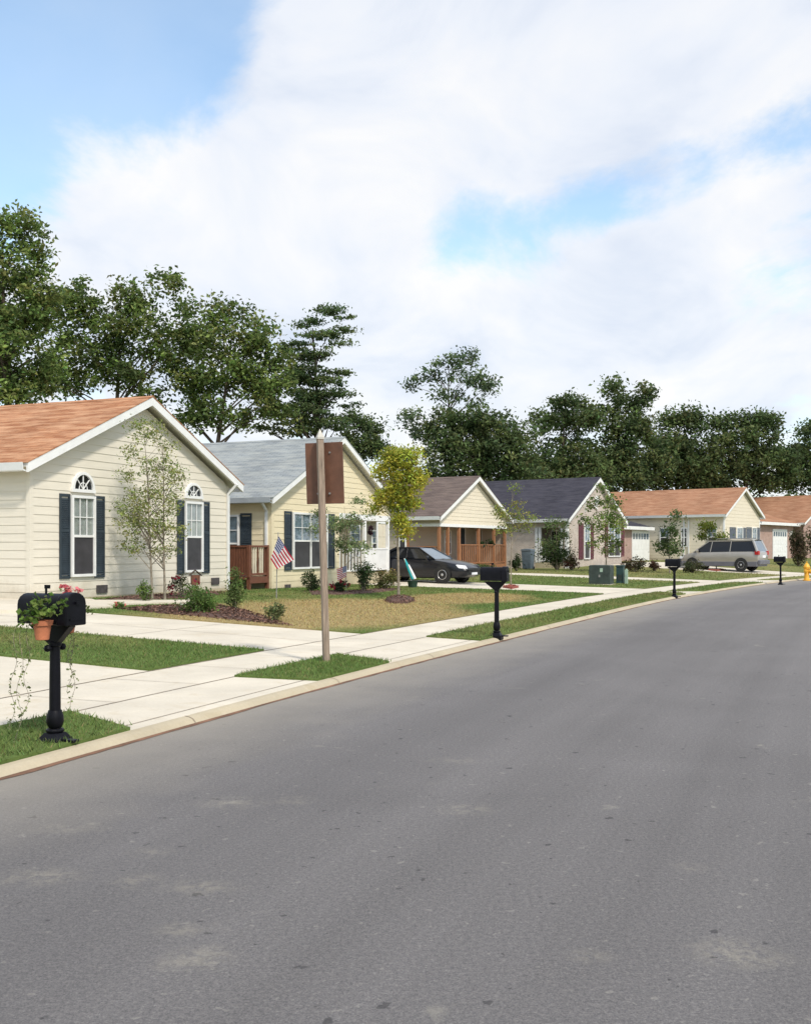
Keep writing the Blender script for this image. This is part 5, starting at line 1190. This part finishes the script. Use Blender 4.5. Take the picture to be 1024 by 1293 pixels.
shrub('low shrub with red flowers beside the small flag', 429, 750, 28, 17, [(.05, .07, .03), (.07, .09, .04)], 38, n=700, leaf=.07, flowers=((.45, .05, .08), 12, .08))
shrub('tall dark evergreen shrub at the yellow house corner', 459, 749, 30, 38, G2, 39, n=1500, leaf=.07)
shrub('yellowish hedge plant before the white porch', 486, 746, 42, 30, G3, 40, n=1100, leaf=.08)
shrub('large dark bush before the brick house porch', 703, 722, 50, 36, G2, 41, n=2200, leaf=.13, Y=59.5)
shrub('small dark bush beside the blue grey bin', 652, 725, 20, 20, G2, 42, n=700, leaf=.11, Y=57)
shrub('reddish leaved bush in front of the brick gable', 722, 722, 24, 18, [(.12, .04, .04), (.08, .07, .03)], 43, n=700, leaf=.11, Y=58.5)
shrub('dark sloping bush right of the cable pedestal', 800, 724, 36, 18, [(.05, .06, .03), (.09, .06, .035)], 44, n=1000, leaf=.11, Y=58)
shrub('low clipped bush before the minivan front', 874, 718, 36, 14, [(.06, .08, .035), (.1, .1, .05)], 45, n=1000, leaf=.12, Y=58.5)
shrub('small reddish bush beside the white garage door of the brick house', 827, 716, 18, 14, [(.10, .06, .04), (.07, .08, .03)], 46, n=600, leaf=.11, Y=60)
shrub('tall brownish shrub left of the yellow hydrant', 1008, 712, 24, 46, [(.10, .085, .045), (.07, .085, .035), (.13, .09, .06)], 47, n=1900, leaf=.17, Y=71)
shrub('tall brownish shrub at the right edge of the photo', 1030, 712, 26, 48, [(.10, .085, .045), (.07, .085, .035), (.12, .085, .055)], 48, n=1900, leaf=.17, Y=72)
shrub('low green plants along the wooden porch', 612, 727, 40, 13, [(.09, .12, .035), (.06, .09, .03)], 49, n=900, leaf=.10, Y=51)

# ------------------------------------------------------------------ sky, sun, camera
SUN_EL, SUN_AZ = 47, 150           # azimuth clockwise from the view axis: behind the camera, to its right
w = bpy.data.worlds.new('World'); SC.world = w; w.use_nodes = True; t = w.node_tree; t.nodes.clear()
out = t.nodes.new('ShaderNodeOutputWorld')
sky = nd(t, 'TexSky', sky_type='NISHITA', sun_disc=False, sun_elevation=R(SUN_EL), sun_rotation=R(SUN_AZ), altitude=0, air_density=1.0, dust_density=.4, ozone_density=1.0)
b1 = nd(t, 'Background', {0: mixc(t, 1.0, sky.outputs[0], (.92, 1.07, 1.05), 'MULTIPLY'), 1: .15})
tc = nd(t, 'TexCoord'); dirv = nd(t, 'VectorMath', {0: tc.outputs['Generated']}, operation='NORMALIZE').outputs[0]
sx = nd(t, 'SeparateXYZ', {0: dirv}); zz_ = nd(t, 'Math', {0: nd(t, 'Math', {0: sx.outputs[2], 1: 0.0}, operation='MAXIMUM').outputs[0], 1: .30}, operation='ADD')
dv = nd(t, 'VectorMath', {0: dirv, 1: nd(t, 'CombineXYZ', {0: zz_.outputs[0], 1: zz_.outputs[0], 2: zz_.outputs[0]}).outputs[0]}, operation='DIVIDE').outputs[0]
mp = nd(t, 'Mapping', {0: dv}); mp.inputs['Scale'].default_value = (1, .8, .0); mp.inputs['Location'].default_value = (3.1, 1.7, 0); mp.inputs['Rotation'].default_value = (0, 0, R(-25))
n1 = noise(t, mp.outputs[0], 2.3, 10, .62, .3)
acc = nd(t, 'Math', {0: n1, 1: 1.5, 2: -.25}, operation='MULTIPLY_ADD').outputs[0]
def hole(px, py, rad, amt):
    global acc
    d = Vector(((px-CX)/F, 1, (HY-py)/F)).normalized()
    dt = nd(t, 'VectorMath', {0: dirv, 1: tuple(d)}, operation='DOT_PRODUCT').outputs['Value']
    mr = nd(t, 'MapRange', {0: dt, 1: math.cos(R(rad)), 2: 1.0, 3: 0.0, 4: amt}, interpolation_type='SMOOTHSTEP').outputs[0]
    acc = nd(t, 'Math', {0: acc, 1: mr}, operation='ADD').outputs[0]
for h in ((70, 60, 12.5, -.46), (230, -60, 9, -.34), (-60, 190, 8, -.20), (30, 330, 8, .22), (620, 60, 17, .24), (330, 260, 13, .28), (820, 40, 13, .22), (600, 420, 11, .2), (900, 420, 10, .18), (700, 170, 5, .06)): hole(*h)
pd = lambda px, py: Vector(((px-CX)/F, 1, (HY-py)/F)).normalized()
bn = pd(440, 340).cross(pd(1000, 165)).normalized()
bd = nd(t, 'Math', {0: nd(t, 'VectorMath', {0: dirv, 1: tuple(bn)}, operation='DOT_PRODUCT').outputs['Value']}, operation='ABSOLUTE').outputs[0]
bw = nd(t, 'MapRange', {0: bd, 1: .075, 2: .0, 3: 0.0, 4: 1.0}, interpolation_type='SMOOTHSTEP').outputs[0]
bl = nd(t, 'MapRange', {0: nd(t, 'VectorMath', {0: dirv, 1: tuple(pd(800, 230))}, operation='DOT_PRODUCT').outputs['Value'], 1: math.cos(R(15)), 2: math.cos(R(7)), 3: 0.0, 4: -.42}, interpolation_type='SMOOTHSTEP').outputs[0]
acc = nd(t, 'Math', {0: acc, 1: nd(t, 'Math', {0: bw, 1: bl}, operation='MULTIPLY').outputs[0]}, operation='ADD').outputs[0]
mask = nd(t, 'MapRange', {0: acc, 1: .30, 2: .58, 3: 0.0, 4: 1.0}, interpolation_type='SMOOTHSTEP').outputs[0]
n2 = noise(t, mp.outputs[0], 3.6, 8, .55, .4)
ccol = ramp(t, n2, [(.30, (.70, .77, .90)), (.48, (.87, .905, .975)), (.66, (1.0, .99, .985))])
b2 = nd(t, 'Background', {0: ccol, 1: .635})
mk = nd(t, 'MapRange', {0: mask, 1: 0.0, 2: 1.0, 3: .24, 4: .96})
mx = nd(t, 'MixShader', {0: mk.outputs[0], 1: b1.outputs[0], 2: b2.outputs[0]}); t.links.new(mx.outputs[0], out.inputs[0])
L = bpy.data.lights.new('sun', 'SUN'); L.energy = 2.15; L.angle = R(6); L.color = (1, .93, .82)
so = bpy.data.objects.new('sun', L); COL.objects.link(so)
az, el = R(SUN_AZ), R(SUN_EL); dsun = Vector((math.sin(az)*math.cos(el), math.cos(az)*math.cos(el), math.sin(el)))
so.rotation_euler = dsun.to_track_quat('Z', 'Y').to_euler(); so.location = dsun*60
cd = bpy.data.cameras.new('camera'); co = bpy.data.objects.new('camera', cd); COL.objects.link(co); SC.camera = co
co.location = (0, 0, CAMZ); co.rotation_euler = (R(90), 0, 0); cd.sensor_fit = 'VERTICAL'; cd.sensor_height = 36; cd.lens = 36*F/1293; cd.shift_y = (HY-646.5)/1293
cd.clip_start = .1; cd.clip_end = 4000
vs = SC.view_settings; SC.display_settings.display_device = 'sRGB'; vs.view_transform = 'Standard'; vs.look = 'None'; vs.gamma = 1; vs.exposure = .67; vs.use_curve_mapping = False
SC.cycles.max_bounces = 6; SC.cycles.transparent_max_bounces = 12
